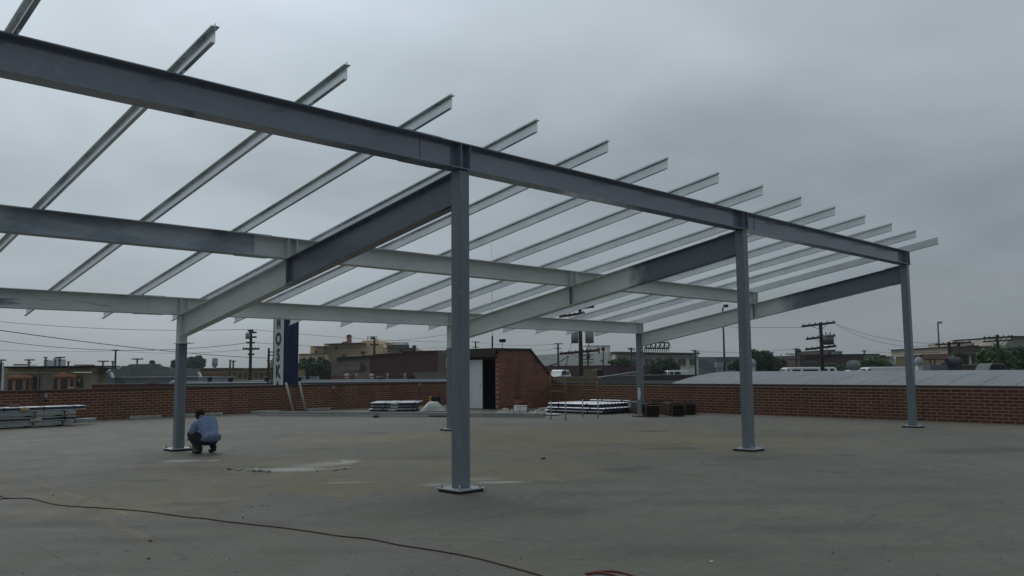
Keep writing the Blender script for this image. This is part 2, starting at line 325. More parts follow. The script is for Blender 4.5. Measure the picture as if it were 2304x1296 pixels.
    wv = t.new('ShaderNodeVectorMath', operation='ADD'); t.l.new(P, wv.inputs[0]); nn = t.new('ShaderNodeTexNoise'); nn.inputs['Scale'].default_value = 1.3; nn.inputs['Detail'].default_value = 6; t.l.new(P, nn.inputs['Vector']); t.l.new(nn.outputs['Color'], wv.inputs[1]); t.l.new(wv.outputs[0], vo.inputs['Vector'])
    cr_ = t.math('MULTIPLY', t.rng(vo.outputs['Distance'], 0.0, 0.007, 1, 0), t.rng(t.noise(0.5, 3), 0.46, 0.56)); col = t.mix(t.math('MULTIPLY', cr_, 0.6), col, (0.06, 0.06, 0.055))
    col = t.mix(t.rng(fine, 0.3, 0.75, 0.0, 0.36), col, (0.085, 0.082, 0.068)); m3 = t.rng(t.noise(3.4, 6, 0.75), 0.5, 0.75); col = t.mix(t.math('MULTIPLY', m3, 0.3), col, (0.24, 0.23, 0.19)); m4 = t.rng(t.noise(0.45, 7, 0.7, None, 1.0), 0.52, 0.6); col = t.mix(t.math('MULTIPLY', m4, 0.22), col, (0.09, 0.087, 0.07))
    m5 = t.rng(t.noise(0.7, 8, 0.62, None, 1.5), 0.555, 0.572); m6 = t.rng(t.noise(0.7, 8, 0.62, None, 1.5), 0.572, 0.66, 1, 0); col = t.mix(t.math('MULTIPLY', t.math('MULTIPLY', m5, m6), 0.28), col, (0.075, 0.072, 0.058)); speck = t.rng(t.noise(38, 2, 0.5), 0.67, 0.72); col = t.mix(t.math('MULTIPLY', speck, 0.6), col, (0.07, 0.068, 0.06))
    t.bump(t.math('ADD', t.math('MULTIPLY', fine, 0.5), t.math('MULTIPLY', med, 0.5)), 0.18, 0.02)
    return t.done(col, t.math('MULTIPLY_ADD', med, -0.18, 0.82))
mb = MB(); mb.box(-45, 20.9, -32, 23.6, -0.30, 0.0); struct('deck_floor', mb, deck_mat())
mb = MB(); n_ = 24; R_ = 900
mb.add([(0, 0, -0.45)]+[(R_*math.cos(2*PI*i/n_), R_*math.sin(2*PI*i/n_), -0.45) for i in range(n_)], [(0, i+1, (i+1) % n_+1) for i in range(n_)])
struct('city_ground', mb, M('asphalt', (0.07, 0.07, 0.068), 0.9, scale=0.05))
# ------------------------------------------------------------ steel canopy frame
s1, s2, WD = 7.70, 8.765, 9.209
HF, HB, GD, PD = 4.491, 2.911, 0.373, 0.179
SL = (HF-HB)/WD; PS, PO, OF, OB = 1.5957, -0.877, 0.85, 2.22
def zg(y): return HF - SL*y          # underside of girders / top of rafters
ce, se_ = math.cos(math.atan(SL)), math.sin(math.atan(SL))
canopy = thing('steel_canopy_frame', 'unfinished grey steel canopy frame of columns, girders and bare galvanised purlins on the deck', 'steel frame', (0, 0, 0))
CW = 0.187
def ibeam(mb, p0, p1, a, b, fwid, h, tf=0.014, tw=0.010):
    w = fwid/2; t = tw/2
    pr = [(-w, 0), (w, 0), (w, tf), (t, tf), (t, h-tf), (w, h-tf), (w, h), (-w, h), (-w, h-tf), (-t, h-tf), (-t, tf), (-w, tf)]
    return mb.prism(pr, p0, p1, a, b)
cols = [(0, 0, 'f'), (s1, 0, 'f'), (s1+s2, 0, 'f'), (0, WD, 'b'), (s1, WD, 'b'), (s1+s2, WD, 'b')]
for i, (x, y, k) in enumerate(cols):
    top = zg(y)-0.004
    if k == 'f':
        mb = MB((x, y, 0)); mb.box(x-CW/2, x+CW/2, y-CW/2, y+CW/2, 0.052, top)
        c = part(mb, 'column', m_col, canopy, loc=(x, y, 0), bev=0.012)
    else:
        zk = top-0.62
        mb = MB((x, y, 0)); mb.box(x-CW/2, x+CW/2, y-CW/2, y+CW/2, 0.052, zk); c = part(mb, 'column', m_col, canopy, loc=(x, y, 0), bev=0.012)
        if i == 5: c['label'] = 'grey square column with a pale paint patch low down'
        mb = MB((x, y, 0)); mb.box(x-CW/2+.004, x+CW/2-.004, y-CW/2+.004, y+CW/2-.004, zk+0.014, top)
        c2_ = part(mb, 'column_head', m_primer if i != 5 else m_col, c, bev=0.01)
        mb = MB((x, y, 0)); mb.box(x-CW/2-.03, x+CW/2+.03, y-CW/2-0.26, y+CW/2+.03, zk, zk+0.014); part(mb, 'seat_plate', m_primer, c)
        if i == 5:
            mb = MB((x, y, 0)); rr = random.Random(3); pts = [(y-0.01+0.055*math.cos(a_)*(1+.25*rr.random())+rr.uniform(-.006, .006), 0.80+0.20*math.sin(a_)*(1+.15*rr.random())) for a_ in [2*PI*j/22 for j in range(22)]]
            mb.prism([(q[0], q[1]) for q in pts], (x-CW/2-0.002, 0, 0), (x-CW/2+0.001, 0, 0), (0, 1, 0), (0, 0, 1)); part(mb, 'paint_patch', m_white, c)
    mb = MB((x, y, 0)); h_ = 0.245; mb.box(x-h_, x+h_, y-h_, y+h_, 0.034, 0.052)
    bp = part(mb, 'base_plate', m_plate, c, bev=0.004)
    mb = MB((x, y, 0)); mb.box(x-h_+.025, x+h_-.025, y-h_+.025, y+h_-.025, 0.001, 0.034); part(mb, 'shade_pad', m_black, c)  # pad coloured black to stand in for the contact shadow under the plate
    for sx_ in (-1, 1):
        for sy_ in (-1, 1):
            mb = MB((x, y, 0)); bx, by = x+sx_*.185, y+sy_*.185
            mb.cyl((bx, by, 0.002), (bx, by, 0.112), 0.012, n=8); mb.cyl((bx, by, 0.052), (bx, by, 0.078), 0.021, n=6, smooth=False); part(mb, 'anchor_bolt', m_plate, c)
# girders (front, middle, back) in segments, with splices and stiffeners
XE = s1+s2+0.18
def girder(y, mats, lab):
    z = zg(y)+0.003*1
    segs = [(-26, -0.72, mats[0]), (-0.716, s1+0.55, mats[1]), (s1+0.554, XE, mats[2])]
    for gi, (a_, b_, mm) in enumerate(segs):
        mb = MB((a_, y, z)); ibeam(mb, (a_, y, z), (b_, y, z), (0, 1, 0), (0, 0, 1), 0.26, GD)
        g = part(mb, 'girder', mm, canopy, lab, loc=(a_, y, z))
        for xc in (0, s1, s1+s2):
            if a_ < xc < b_:
                for dx in (-0.085, 0.085):
                    for sd_ in (-1, 1):
                        mb = MB((a_, y, z)); mb.box(xc+dx-.006, xc+dx+.006, min(sd_*.006, sd_*.127)+y, max(sd_*.006, sd_*.127)+y, z+.0145, z+GD-.0145); part(mb, 'stiffener_plate', mm, g)
        if gi == 0:
            for zz, dz in ((z-.012, 0), (z+GD, 0)):
                mb = MB((a_, y, z)); mb.box(-1.02, -0.42, y-.115, y+.115, zz, zz+.012); part(mb, 'splice_plate', mm, g)
            mb = MB((a_, y, z)); mb.box(-.98, -.46, y-.126, y-.03, z+.0145, z+.024); part(mb, 'splice_plate', mm, g)
            mb = MB((a_, y, z)); mb.box(-.735, -.698, y-.016, y-.0055, z+.02, z+GD-.02); part(mb, 'splice_plate', mm, g)
        if gi == 1 and y < 1:
            mb = MB((a_, y, z)); mb.box(s1+.53, s1+.57, y-.014, y-.0055, z+.02, z+GD-.02); part(mb, 'splice_plate', mm, g)
YM = 0.5105*WD
girder(0, (m_gloss, m_gloss, m_gloss), 'front blue-grey girder on the tall columns')
girder(YM, (m_steel_mot, m_primer, m_primer), 'middle girder, mottled grey paint then pale primer')
girder(WD, (m_primer_p, m_primer, m_primer), 'back pale-primed girder on the short columns')
# rafters
RH = 0.47
for xi, x in enumerate((0, s1, s1+s2)):
    def rf(y0, y1, mm, nm='rafter', par=canopy, lab=None):
        p0 = Vector((x, y0, zg(y0)-RH/ce-0.002)); p1 = Vector((x, y1, zg(y1)-RH/ce-0.002)); mb = MB(p0)
        ibeam(mb, p0, p1, (1, 0, 0), (0, 0, 1), 0.20, RH/ce-0.004, 0.016, 0.012)
        return part(mb, nm, mm, par, lab, loc=p0 if par is canopy else p0-Vector(par.location))
    y_in = CW/2+0.002; y_out = WD-CW/2-0.002
    if xi == 0:
        r1_ = rf(y_in, YM, m_steel, lab='sloping rafter, upper half painted blue-grey')
        r2_ = rf(YM+0.001, y_out, m_primer, lab='sloping rafter, lower half in pale primer')
    else:
        r1_ = rf(y_in, y_out, painted('half_painted_rafter_%s' % 'ab'[xi-1], (0.70, 0.74, 0.72), (0.59, 0.63, 0.62), rough=.4, fade=((2.6, .25), (3.3, .5))[xi-1]), lab='sloping rafter, blue-grey at the top fading to pale primer')
    for sd_ in (-1, 1):
        for yy in (YM,):
            mb = MB(r1_.location); zt = zg(yy)
            mb.box(x+min(sd_*.007, sd_*.083), x+max(sd_*.007, sd_*.083), yy-.006-0.03, yy+.006-0.03, zt-RH+.01, zt-.022+0.0); part(mb, 'stiffener_plate', m_steel, r1_)
    mb = MB(r1_.location); mb.box(x-.07, x+.07, y_in, y_in+0.42, -0.001, 0.012); 
    for v_ in mb.v: pass
    mb = MB(r1_.location); p0 = Vector((x, y_in, zg(y_in)-.0005)); p1 = Vector((x, y_in+.42, zg(y_in+.42)-.0005)); mb.prism([(-.07, 0), (.07, 0), (.07, .014), (-.07, .014)], p0, p1, (1, 0, 0), (0, 0, 1)); part(mb, 'splice_plate', m_steel, r1_)
    mb = MB(r1_.location); p0 = Vector((x, y_in, zg(y_in)-RH/ce-.018)); p1 = Vector((x, y_in+.26, zg(y_in+.26)-RH/ce-.018)); mb.prism([(-.06, 0), (.06, 0), (.06, .014), (-.06, .014)], p0, p1, (1, 0, 0), (0, 0, 1)); part(mb, 'splice_plate', m_steel, r1_)
# purlins : C section, open side and lips towards -x, thin closure angle on top
def purlin_mesh(solid):
    mb = MB(); y0, y1 = -OF, WD+OB
    z0 = lambda y: zg(y)+GD+0.006
    a, b = (1, 0, 0), (0, 0, 1); p0 = (0, y0, z0(y0)); p1 = (0, y1, z0(y1)); h = PD; t = 0.004; w = 0.05; lp = 0.012
    if solid:
        pr = [(0, 0), (0, h), (-t*2, h), (-t*2, 0)]
        mb.prism(pr, p0, p1, a, b); mb.prism([(-2*t, 0), (-2*t, t), (.08, t), (.08, 0)], (0, y0, z0(y0)-.0045), (0, y1, z0(y1)-.0045), a, b); mb.prism([(-2*t, 0), (-2*t, t), (.08, t), (.08, 0)], (0, y0, z0(y0)+h+.0005), (0, y1, z0(y1)+h+.0005), a, b)
    else:
        pr = [(0, 0), (0, h), (-w, h), (-w, h-lp), (-w+t, h-lp), (-w+t, h-t), (-t, h-t), (-t, h*.66), (-t-.004, h*.64), (-t, h*.62), (-t, t), (-w+t, t), (-w+t, lp), (-w, lp), (-w, 0)]
        mb.prism(pr, p0, p1, a, b)
    return mb
proto = None
for k in range(-8, 14):
    x = PO + PS*(k-2)
    if k < 13:
        if proto is None:
            proto = purlin_mesh(False).build('purlin', m_galv, canopy, loc=(x, 0, 0)); o = proto
            mb = MB(); y0, y1 = -OF-.004, WD+OB-.01; ya_, yb_ = zg(y0)+GD+PD+.0075, zg(y1)+GD+PD+.0075
            mb.prism([(-.003, 0), (.045, 0), (.045, .003), (.0, .003), (0, .034), (-.003, .034)], (0, y0, ya_), (0, y1, yb_), (1, 0, 0), (0, 0, 1)); top_ = mb.build('closure_angle', m_galv, o)
        else:
            o = proto.copy(); C.objects.link(o); o.parent = canopy; o.location = (x, 0, 0)
            t_ = top_.copy(); C.objects.link(t_); t_.parent = o
    else:
        x = s1+s2+0.02
        o = purlin_mesh(True).build('purlin', m_primer, canopy, loc=(PO+PS*11, 0, 0)); o['label'] = 'end purlin in pale primer at the far edge of the canopy'
# ------------------------------------------------------------ parapets and stair hut
WLY = 23.30; WH = 1.12
def conduit(par_name, label, x, ztop):
    t = thing('wall_outlet', label, 'electrical outlet', (x, WLY, ztop-.2))
    mb = MB(); mb.box(-.05, .05, -.06, -.002, .05, .19); part(mb, 'outlet_box', m_grey, t, bev=.006)
    mb = MB(); mb.cyl((0, -.03, .05), (0, -.03, -.35), .012, n=8); part(mb, 'conduit', m_dark, t)
wl = thing('parapet_wall', 'low red brick parapet wall along the left side of the deck', 'brick wall', (0, WLY, 0), 0, 'brick parapets round the deck')
mb = MB(); mb.box(-40, 20.9, 0, 0.22, 0.0, WH-0.07); part(mb, 'wall', m_brickX, wl)
mb = MB(); mb.box(-40, 20.9, -0.02, 0.24, WH-0.07, WH); part(mb, 'coping', M('dark_brick_coping', (0.075, 0.045, 0.038), .9, scale=4), wl, bev=.01)
ang = math.atan2(0.95, 21.0)
wr = thing('parapet_wall', 'long red brick parapet wall on the right with a pale mortar line below its cap', 'brick wall', (20.2, 17.0, 0), -ang, 'brick parapets round the deck')
mb = MB(); mb.box(0, .22, -40, 0, 0, .985); part(mb, 'wall', m_brickY, wr)
mb = MB(); mb.box(-.022, .24, -40, 0, .985, 1.005); part(mb, 'mortar_band', M('pale_mortar', (0.42, 0.36, 0.30), .85), wr)
mb = MB(); mb.box(-.012, .235, -40, 0, 1.005, 1.085); part(mb, 'coping', M('dark_brick_coping', None), wr, bev=.01) if False else part(mb, 'coping', _mc['dark_brick_coping'], wr, bev=.01)
conduit('a', 'small grey outlet box on the left brick wall above the nearest steel bundles', G(138, 912).x*0+1.35, 1.0)
conduit('b', 'small grey outlet box on the brick wall just right of the tall letter sign', 12.9, 1.05)
conduit('c', 'small grey outlet box high on the brick wall near the far corner', 17.9-.2, 1.08)
hut = thing('stair_hut', 'brick rooftop stair hut with a sloping top, dark opening and white door', 'stair hut', (17, 17, 0))
mb = MB(); prof = [(0, 0), (3.25, 0), (3.25, 1.34), (1.93, 2.52), (0.0, 2.52)]
mb.prism(prof, (0, 0, 0), (0, .2, 0), (1, 0, 0), (0, 0, 1)); part(mb, 'side_wall', m_brickH, hut)
mb = MB(); mb.prism(prof, (0, 2.9, 0), (0, 3.1, 0), (1, 0, 0), (0, 0, 1)); part(mb, 'side_wall', m_brickH, hut)
m_trim = M('dark_brown_trim', (0.035, 0.026, 0.021), .7)
mb = MB(); mb.box(-.25, 1.97, -.06, 3.16, 2.52, 2.60); mb.box(-.25, -.2, -.06, 3.16, 2.22, 2.52); part(mb, 'roof_slab', m_trim, hut, bev=.01)
mb = MB(); mb.prism([(1.93, 2.60), (1.90, 2.52), (3.75, 0.87), (3.80, 0.93)], (0, -.05, 0), (0, 3.15, 0), (1, 0, 0), (0, 0, 1)); part(mb, 'sloping_roof', m_trim, hut)
mb = MB(); mb.box(3.0, 3.25, .2, 2.9, 0, 1.3); mb.box(0, 3.0, .2, 2.9, .002, .012); part(mb, 'inner_wall', m_dark, hut)  # inner walls and floor near black: the opening's darkness put into the colour
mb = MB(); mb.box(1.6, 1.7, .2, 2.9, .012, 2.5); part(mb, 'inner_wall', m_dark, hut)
mb = MB(); mb.box(.06, .11, 1.10, 2.88, .015, 2.12); dr = part(mb, 'door', m_white, hut, bev=.004)
mb = MB(); mb.box(.045, .06, 1.17, 1.21, .95, 1.07); part(mb, 'door_handle', m_plate, dr)
mb = MB(); mb.box(.04, .14, .2, 2.9, 2.125, 2.5); part(mb, 'door_head', m_trim, hut)
an = thing('antenna_mast', 'thin whip antenna standing on the stair hut roof', 'antenna', (17.4, 17.8, 2.6))
mb = MB(); mb.cyl((0, 0, 0), (0, 0, .55), .035, n=8); part(mb, 'mast_base', m_dark, an); mb = MB(); mb.cyl((0, 0, .55), (0, 0, 4.6), .013, .006, n=6); part(mb, 'whip', m_grey, an)
fl = thing('flood_light', 'small dark flood light on a short post above the stair hut roof', 'flood light', (18.5, 18.3, 2.6))
mb = MB(); mb.cyl((0, 0, 0), (0, 0, .32), .015, n=6); part(mb, 'post', m_grey, fl); mb = MB(); mb.box(-.10, .10, -.14, .14, .31, .45); part(mb, 'lamp_head', m_dark, fl, bev=.03)
# ------------------------------------------------------------ vertical letter sign with braces
sg = thing('pylon_sign', 'tall pylon sign beyond the wall with white lettered face and dark blue side', 'sign', (10.67, 23.62, 0))
ST = 4.35
m_blue = M('deep_blue_enamel', (0.006, 0.013, 0.075), .35, var=.2, scale=1.2, stretch=(4, 4, .5))
mb = MB(); mb.box(.0, .68, .0, .92, -.44, ST); part(mb, 'cabinet', m_blue, sg, bev=.015)
mb = MB(); mb.box(.30, .34, -.012, -.002, -.3, ST-.1); part(mb, 'panel_joint', m_blue, sg)
mb = MB(); mb.box(-.012, -.002, .03, .90, 1.0, ST-.02); part(mb, 'sign_face', M('white_sign_face', (.62, .66, .64), .5, var=.1), sg)
mb = MB(); mb.box(-.03, -.012, .0, .025, 1.0, ST); mb.box(-.03, -.012, .905, .93, 1.0, ST); part(mb, 'sign_frame', m_dark, sg)
m_ink = M('navy_ink', (.016, .02, .055), .5)
def text(s, parent, mat, mtx, size, name='lettering', xs=1.0, ext=.006, off=.0, space=1.0):
    cu = bpy.data.curves.new(name, 'FONT'); cu.body = s; cu.size = 1; cu.extrude = ext/size/2; cu.align_x = 'CENTER'; cu.offset = off; cu.space_character = space
    o = bpy.data.objects.new(name, cu); C.objects.link(o); bpy.context.view_layer.update()
    me = bpy.data.meshes.new_from_object(o.evaluated_get(bpy.context.evaluated_depsgraph_get())); bpy.data.objects.remove(o)
    for v in me.vertices: v.co = mtx @ Vector((v.co.x*size*xs, v.co.y*size, v.co.z*size))
    me.materials.append(mat); q = bpy.data.objects.new(name, me); C.objects.link(q); q.parent = parent; return q
sy = {'M': 741.5, 'O': 776, 'S': 812, 'K': 848.5, 'A': 884.5}
for ch, vb in sy.items():
    zb = at(629, vb, 36.75).z
    mtx = Matrix(((0, 0, 1, -.018), (-1, 0, 0, .50), (0, 1, 0, zb), (0, 0, 0, 1)))
    if ch == 'M':       # condensed M: two stems, the V stops above the foot
        h_, w_, k_ = .515, .30, .075; zz = zb; x_ = -.018; mb = MB(); Yc = .50
        P_ = lambda a, b: (x_, Yc-a, zz+b)
        pr_ = [(-w_/2, 0), (-w_/2+k_, 0), (-w_/2+k_, h_*.62), (-.012, h_*.16), (.012, h_*.16), (w_/2-k_, h_*.62), (w_/2-k_, 0), (w_/2, 0), (w_/2, h_), (w_/2-k_*1.1, h_), (0, h_*.46), (-w_/2+k_*1.1, h_), (-w_/2, h_)]
        mb.prism(pr_, (x_-.003, Yc, zz), (x_+.003, Yc, zz), (0, -1, 0), (0, 0, 1)); part(mb, 'letter', m_ink, sg); continue
    text(ch, sg, m_ink, mtx, .72, 'letter', {'M': .66}.get(ch, .80), .006, .05)
for (ut, ub, lb) in ((643.5, 659.5, 'left slanted grey brace pipe from the wall top to the deck below the tall sign'), (673.5, 687, 'right slanted grey brace pipe from the wall top to the deck below the tall sign')):
    ft = GY(ub, 22.72)
    d_ = ray(ut, 861); w_ = dW(d_); t__ = (WLY-.12-CAMY)/w_.y; tp = Vector((CAMX+w_.x*t__, WLY-.12, EYE+w_.z*t__)); tp.z = max(tp.z, 1.14)
    br = thing('brace_pipe', lb, 'brace', ft, 0, 'braces of the tall sign')
    mb = MB(); mb.cyl((0, 0, .02), tp-ft, .05, n=10); part(mb, 'pipe', M('weathered_grey_pipe', (.36, .34, .31), .6), br)
    mb = MB(); mb.box(-.13, .13, -.09, .09, 0.001, .025); part(mb, 'foot_plate', m_dark, br)
# ------------------------------------------------------------ stacks on the deck
def bundle(label, p, rz, Lx, Wy, z, h, kind, strapx=(.2, .8), tagx=None, group='bundles of galvanised steel on the deck', teeth=1):
    t = thing('steel_bundle', label, 'steel bundle', (p[0], p[1], z), rz, group)
    if kind == 'deck':
        n = 9 if Wy > 1.5 else 12; pr = []; hh = h; pw = Wy/n
        for i in range(n):
            y = i*pw; pr += [(y, hh-.022), (y+pw*.16, hh), (y+pw*.62, hh), (y+pw*.80, hh-.022)]
        pr = [(0, hh-.026)]+pr+[(Wy, hh-.022), (Wy, hh-.026)]
        mb = MB(); mb.prism(pr, (0, 0, 0), (Lx, 0, 0), (0, 1, 0), (0, 0, 1)); part(mb, 'top_sheet', m_galv_b, t)
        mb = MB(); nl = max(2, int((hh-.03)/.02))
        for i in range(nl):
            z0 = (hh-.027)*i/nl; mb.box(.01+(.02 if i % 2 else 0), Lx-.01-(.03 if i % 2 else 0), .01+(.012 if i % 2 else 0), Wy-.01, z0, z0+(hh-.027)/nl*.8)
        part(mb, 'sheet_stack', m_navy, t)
    elif kind == 'open':     # channels with the open side to the viewer
        mb = MB()
        for j in range(3):
            y = j*Wy/3.0; pr = [(y, 0), (y+Wy/3-.005, 0), (y+Wy/3-.005, h), (y, h), (y, h-.02), (y+.004, h-.02), (y+.004, h-.004), (y+Wy/3-.01, h-.004), (y+Wy/3-.01, .004), (y+.004, .004), (y+.004, .02), (y, .02)]
            mb.prism(pr, (0, 0, 0), (Lx, 0, 0), (0, 1, 0), (0, 0, 1))
        part(mb, 'channels', m_galv_b, t)
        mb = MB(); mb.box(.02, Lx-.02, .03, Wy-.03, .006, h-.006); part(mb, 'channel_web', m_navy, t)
    else:
        mb = MB(); mb.box(0, Lx, 0, Wy, 0, h); part(mb, 'channels', m_galv_s, t, bev=.006); mb = MB(); mb.box(.01, Lx-.01, -.004, Wy, h+.0005, h+.012); part(mb, 'top_flange', m_galv_b, t)
    for q in strapx:
        x = q*Lx; mb = MB(); mb.box(x, x+.03, -.006, Wy+.006, -.004, h+.006); part(mb, 'strap', m_dark, t)
    if tagx is not None:
        mb = MB(); mb.box(tagx*Lx, tagx*Lx+.32, -.014, -.008, h*.15, h*.85); part(mb, 'paper_tag', M('paper_label', (.55, .56, .52), .8), t)
    return t
def block(label, p, rz, sx_, sy_, z, h, name='timber_spacer', mat=None, cat='timber block', group='timber spacers between the steel bundles'):
    mb = MB(); mb.box(-sx_/2, sx_/2, -sy_/2, sy_/2, 0, h); o = mb.build(name, mat or m_wood, None, (p[0], p[1], z), rz, bev=.005); return tag(o, label, cat, group)
# near left stack, four tiers
x1_ = G(170, 957.3); X0 = x1_.x; Y0 = x1_.y
tiers = [(X0-9, X0-.05, .05, .105, 'closed'), (X0-9, X0+.02, .195, .115, 'open'), (X0-9, X0, .365, .118, 'closed'), (X0-9, X0+.32, .515, .115, 'open')]
tl = ['lowest bundle of galvanised channels in the near left stack, grey web outwards', 'second bundle from below in the near left stack, open dark side outwards with paper tag', 'third bundle from below in the near left stack, grey web outwards', 'topmost and longest bundle of the near left stack, open dark side outwards']
for (a_, b_, z, h, k), lb in zip(tiers, tl):
    bundle(lb, (a_, Y0+(.05 if z > .5 else 0)), 0, b_-a_, .75, z, h, k, (.62, .745, .865, .96), .85 if z == .195 else None)
bundle('short galvanised channel sticking out past the near left stack at deck level', (X0-.6, Y0+.35), 0, 1.35, .16, .06, .12, 'closed', (.5,))
sp_names = ['left', 'middle', 'right']
for j, (dx, nm) in enumerate(((-2.35, 'left'), (-1.25, 'middle'), (-.35, 'right'))):
    block('short timber under the lowest bundle of the near left stack, %s one in view' % nm, (X0+dx, Y0+.33), 0, .12, .9, 0.001, .048)
    for zz, hh, nn in ((.168, .026, 'first'), (.311, .053, 'second'), (.496, .018, 'third')):
        block('timber spacer above the %s tier of the near left stack, %s one in view' % (nn, nm), (X0+dx+.03*rnd.random(), Y0+.33), 0, .16, .84, zz, hh)
mb = MB(); mb.ball((0, -.04, .06), .13, 14, (1.0, .45, .62), .25, 3); rk = mb.build('sand_bag', M('tan_sack', (.42, .30, .20), .9), None, (X0-1.5, Y0+.02, .496)); tag(rk, 'small rounded tan sack on the third tier of the near left stack', 'sack')
mb = MB(); mb.box(-.15, .15, -.03, .03, 0, .09); o = mb.build('loose_brick', M('grey_brown_block', (.18, .13, .11), .9), None, (X0-1.62, Y0+.6, .632), 0, .01); tag(o, 'pale block lying on top of the near left stack', 'block')
# centre stack A (light corrugated sheets)
a0 = G(833, 927); a1 = G(936, 926); da = (a1-a0); La = da.length; rza = math.atan2(da.y, da.x)
nA = Vector((-math.sin(rza), math.cos(rza), 0))
labA = ['lowest corrugated deck sheet bundle of the stack left of the white tarp', 'middle corrugated deck sheet bundle of the stack left of the white tarp', 'top corrugated deck sheet bundle of the stack left of the white tarp, silver side up']
for i, (z, h, off) in enumerate(((.03, .095, -.06), (.150, .095, .02), (.270, .11, 0))):
    bundle(labA[i], (a0.x+nA.x*.04*i+math.cos(rza)*off, a0.y+nA.y*.04*i+math.sin(rza)*off), rza+(0, .02, -.015)[i], La+(.08 if i == 2 else -off*.5), 2.0, z, h, 'deck', (.3, .55, .93), .42)
    for q in (.15, .5, .9):
        w = a0+da*q+nA*1.0; block('timber spacer under the %s bundle left of the white tarp, %s end' % (('lowest', 'middle', 'top')[i], {.15: 'left', .5: 'mid', .9: 'right'}[q]), w, rza, .12, 1.9, z-.029 if i == 0 else z-.025, .028 if i == 0 else .024)
# white tarp bundle
w = G(972, 927); tp_ = thing('tarp_heap', 'white plastic sheet draped over a low heap behind the long tubes', 'tarp', w, -TH)
mb = MB(); n = 18; gr = []
for i in range(n+1):
    for j in range(n+1):
        x = (i/n-.5)*1.0; y = j/n*.8; s_ = max(0, 1-abs(x)/.5); zz = .40*min(1, s_*1.55)**.75*(max(0, math.sin(PI*j/n))**.4)
        zz += .05*noise.noise(Vector((x*9, y*9, 2))); gr.append((x*(1+.1*noise.noise(Vector((y*5, 3, x)))), y, max(.005, zz)))
mb.add(gr, [(i*(n+1)+j, (i+1)*(n+1)+j, (i+1)*(n+1)+j+1, i*(n+1)+j+1) for i in range(n) for j in range(n)], True); part(mb, 'sheet', m_film, tp_)
mb = MB(); mb.box(-.5, .52, -.03, .8, .001, .025); part(mb, 'pallet', m_wood, tp_)
w = G(973, 918); tb = thing('tool_box', 'dark equipment box with an orange end behind the white tarp', 'tool box', w, -TH)
mb = MB(); mb.box(-.05, .35, 0, .3, 0.002, .50); part(mb, 'body', m_dark, tb, bev=.02); mb = MB(); mb.box(-.17, -.052, 0, .3, .25, .52); part(mb, 'orange_end', M('orange_plastic', (.55, .22, .02), .5), tb, bev=.01)
# long tubes lying on the deck
def longtube(label, pa, pb, w, h, z=0.02, mat=None, name='steel_tube'):
    A, B = G(*pa), G(*pb); d = B-A; rz = math.atan2(d.y, d.x)
    t = thing(name, label, 'steel tube', (A.x, A.y, 0), rz, 'long tubes lying on the deck')
    mb = MB(); t_ = .008; o_ = [(0, 0), (w, 0), (w, h), (0, h)]
    pr = [(0, 0), (w, 0), (w, h), (0, h)]; q = [(t_, t_), (w-t_, t_), (w-t_, h-t_), (t_, h-t_)]
    ln = d.length; vs = [(x, a_, b_+z) for x in (0, ln) for (a_, b_) in pr+q]
    fs = [(i, (i+1) % 4, 8+(i+1) % 4, 8+i) for i in range(4)]+[(4+i, 12+i, 12+(i+1) % 4, 4+(i+1) % 4) for i in range(4)]+[(i, 4+i, 4+(i+1) % 4, (i+1) % 4) for i in range(4)]+[(8+i, 8+(i+1) % 4, 12+(i+1) % 4, 12+i) for i in range(4)]
    mb.add(vs, fs); part(mb, 'tube', mat or M('dusty_grey_tube', (.34, .345, .33), .5, scale=2), t, bev=.01)
    return t
longtube('longest thick grey square tube lying on the deck up to the yellow scaffold', (572, 933.5), (1224, 940), .15, .13)
longtube('thin pale tube lying in front of the thick one, left end', (580, 937), (840, 938.6), .07, .05)
longtube('thin pale tube lying in front of the thick one, right of the timber chock', (850, 938.7), (964, 939.3), .07, .05)
longtube('thin dark tube lying in front of the thick one near the tall front column', (964.5, 939.3), (1004, 939.6), .07, .05, mat=m_pole)
block('dark timber chock under the long tubes', G(846, 939.6), TH*0-.6, .22, .1, .001, .07, 'timber_chock', m_pole, 'timber block', None)
# debris heap by the hut
for (u, v, sx_, sy_, h, lb) in ((1137, 929, .55, .3, .22, 'low flat cardboard box at the left of the pile by the stair hut'), (1166, 923, .32, .3, .48, 'tall cardboard box standing against the stair hut wall'), (1180, 928, .35, .25, .33, 'open cardboard box behind the two white pails')):
    w = G(u, v); t = thing('cardboard_box', lb, 'cardboard box', w, -TH+.15*rnd.random(), 'cardboard boxes by the stair hut')
    mb = MB(); mb.box(-sx_/2, sx_/2, 0, sy_, .001, h); part(mb, 'box_body', m_card, t)
    mb = MB(); mb.bar((-sx_/2, 0, h), (-sx_/2, sy_, h), .01, .01); mb.add([(-sx_/2, 0, h), (sx_/2, 0, h), (sx_/2, -.08, h+.05), (-sx_/2, -.08, h+.05)], [(0, 1, 2, 3)]); mb.add([(sx_/2, 0, h), (sx_/2, sy_, h), (sx_/2+.09, sy_, h+.02), (sx_/2+.09, 0, h+.02)], [(0, 1, 2, 3)]); part(mb, 'flap', m_card, t)
def pail(label, w, r, h, mat, group=None):
    t = thing('plastic_pail', label, 'pail', w, 0, group)
    mb = MB(); mb.cyl((0, 0, .001), (0, 0, h), r*.88, r, n=16); part(mb, 'pail_body', mat, t)
    mb = MB(); mb.cyl((0, 0, h*.93), (0, 0, h+.012), r*1.05, r*1.05, n=16); part(mb, 'lid', mat, t)
    mb = MB(); mb.tube([(r*math.cos(a_), -r*.4*0-r*1.02*abs(math.sin(a_))*.5, h*.9-abs(math.sin(a_))*.12) for a_ in [PI*i/8 for i in range(9)]], .004, 5); part(mb, 'handle', m_plate, t)
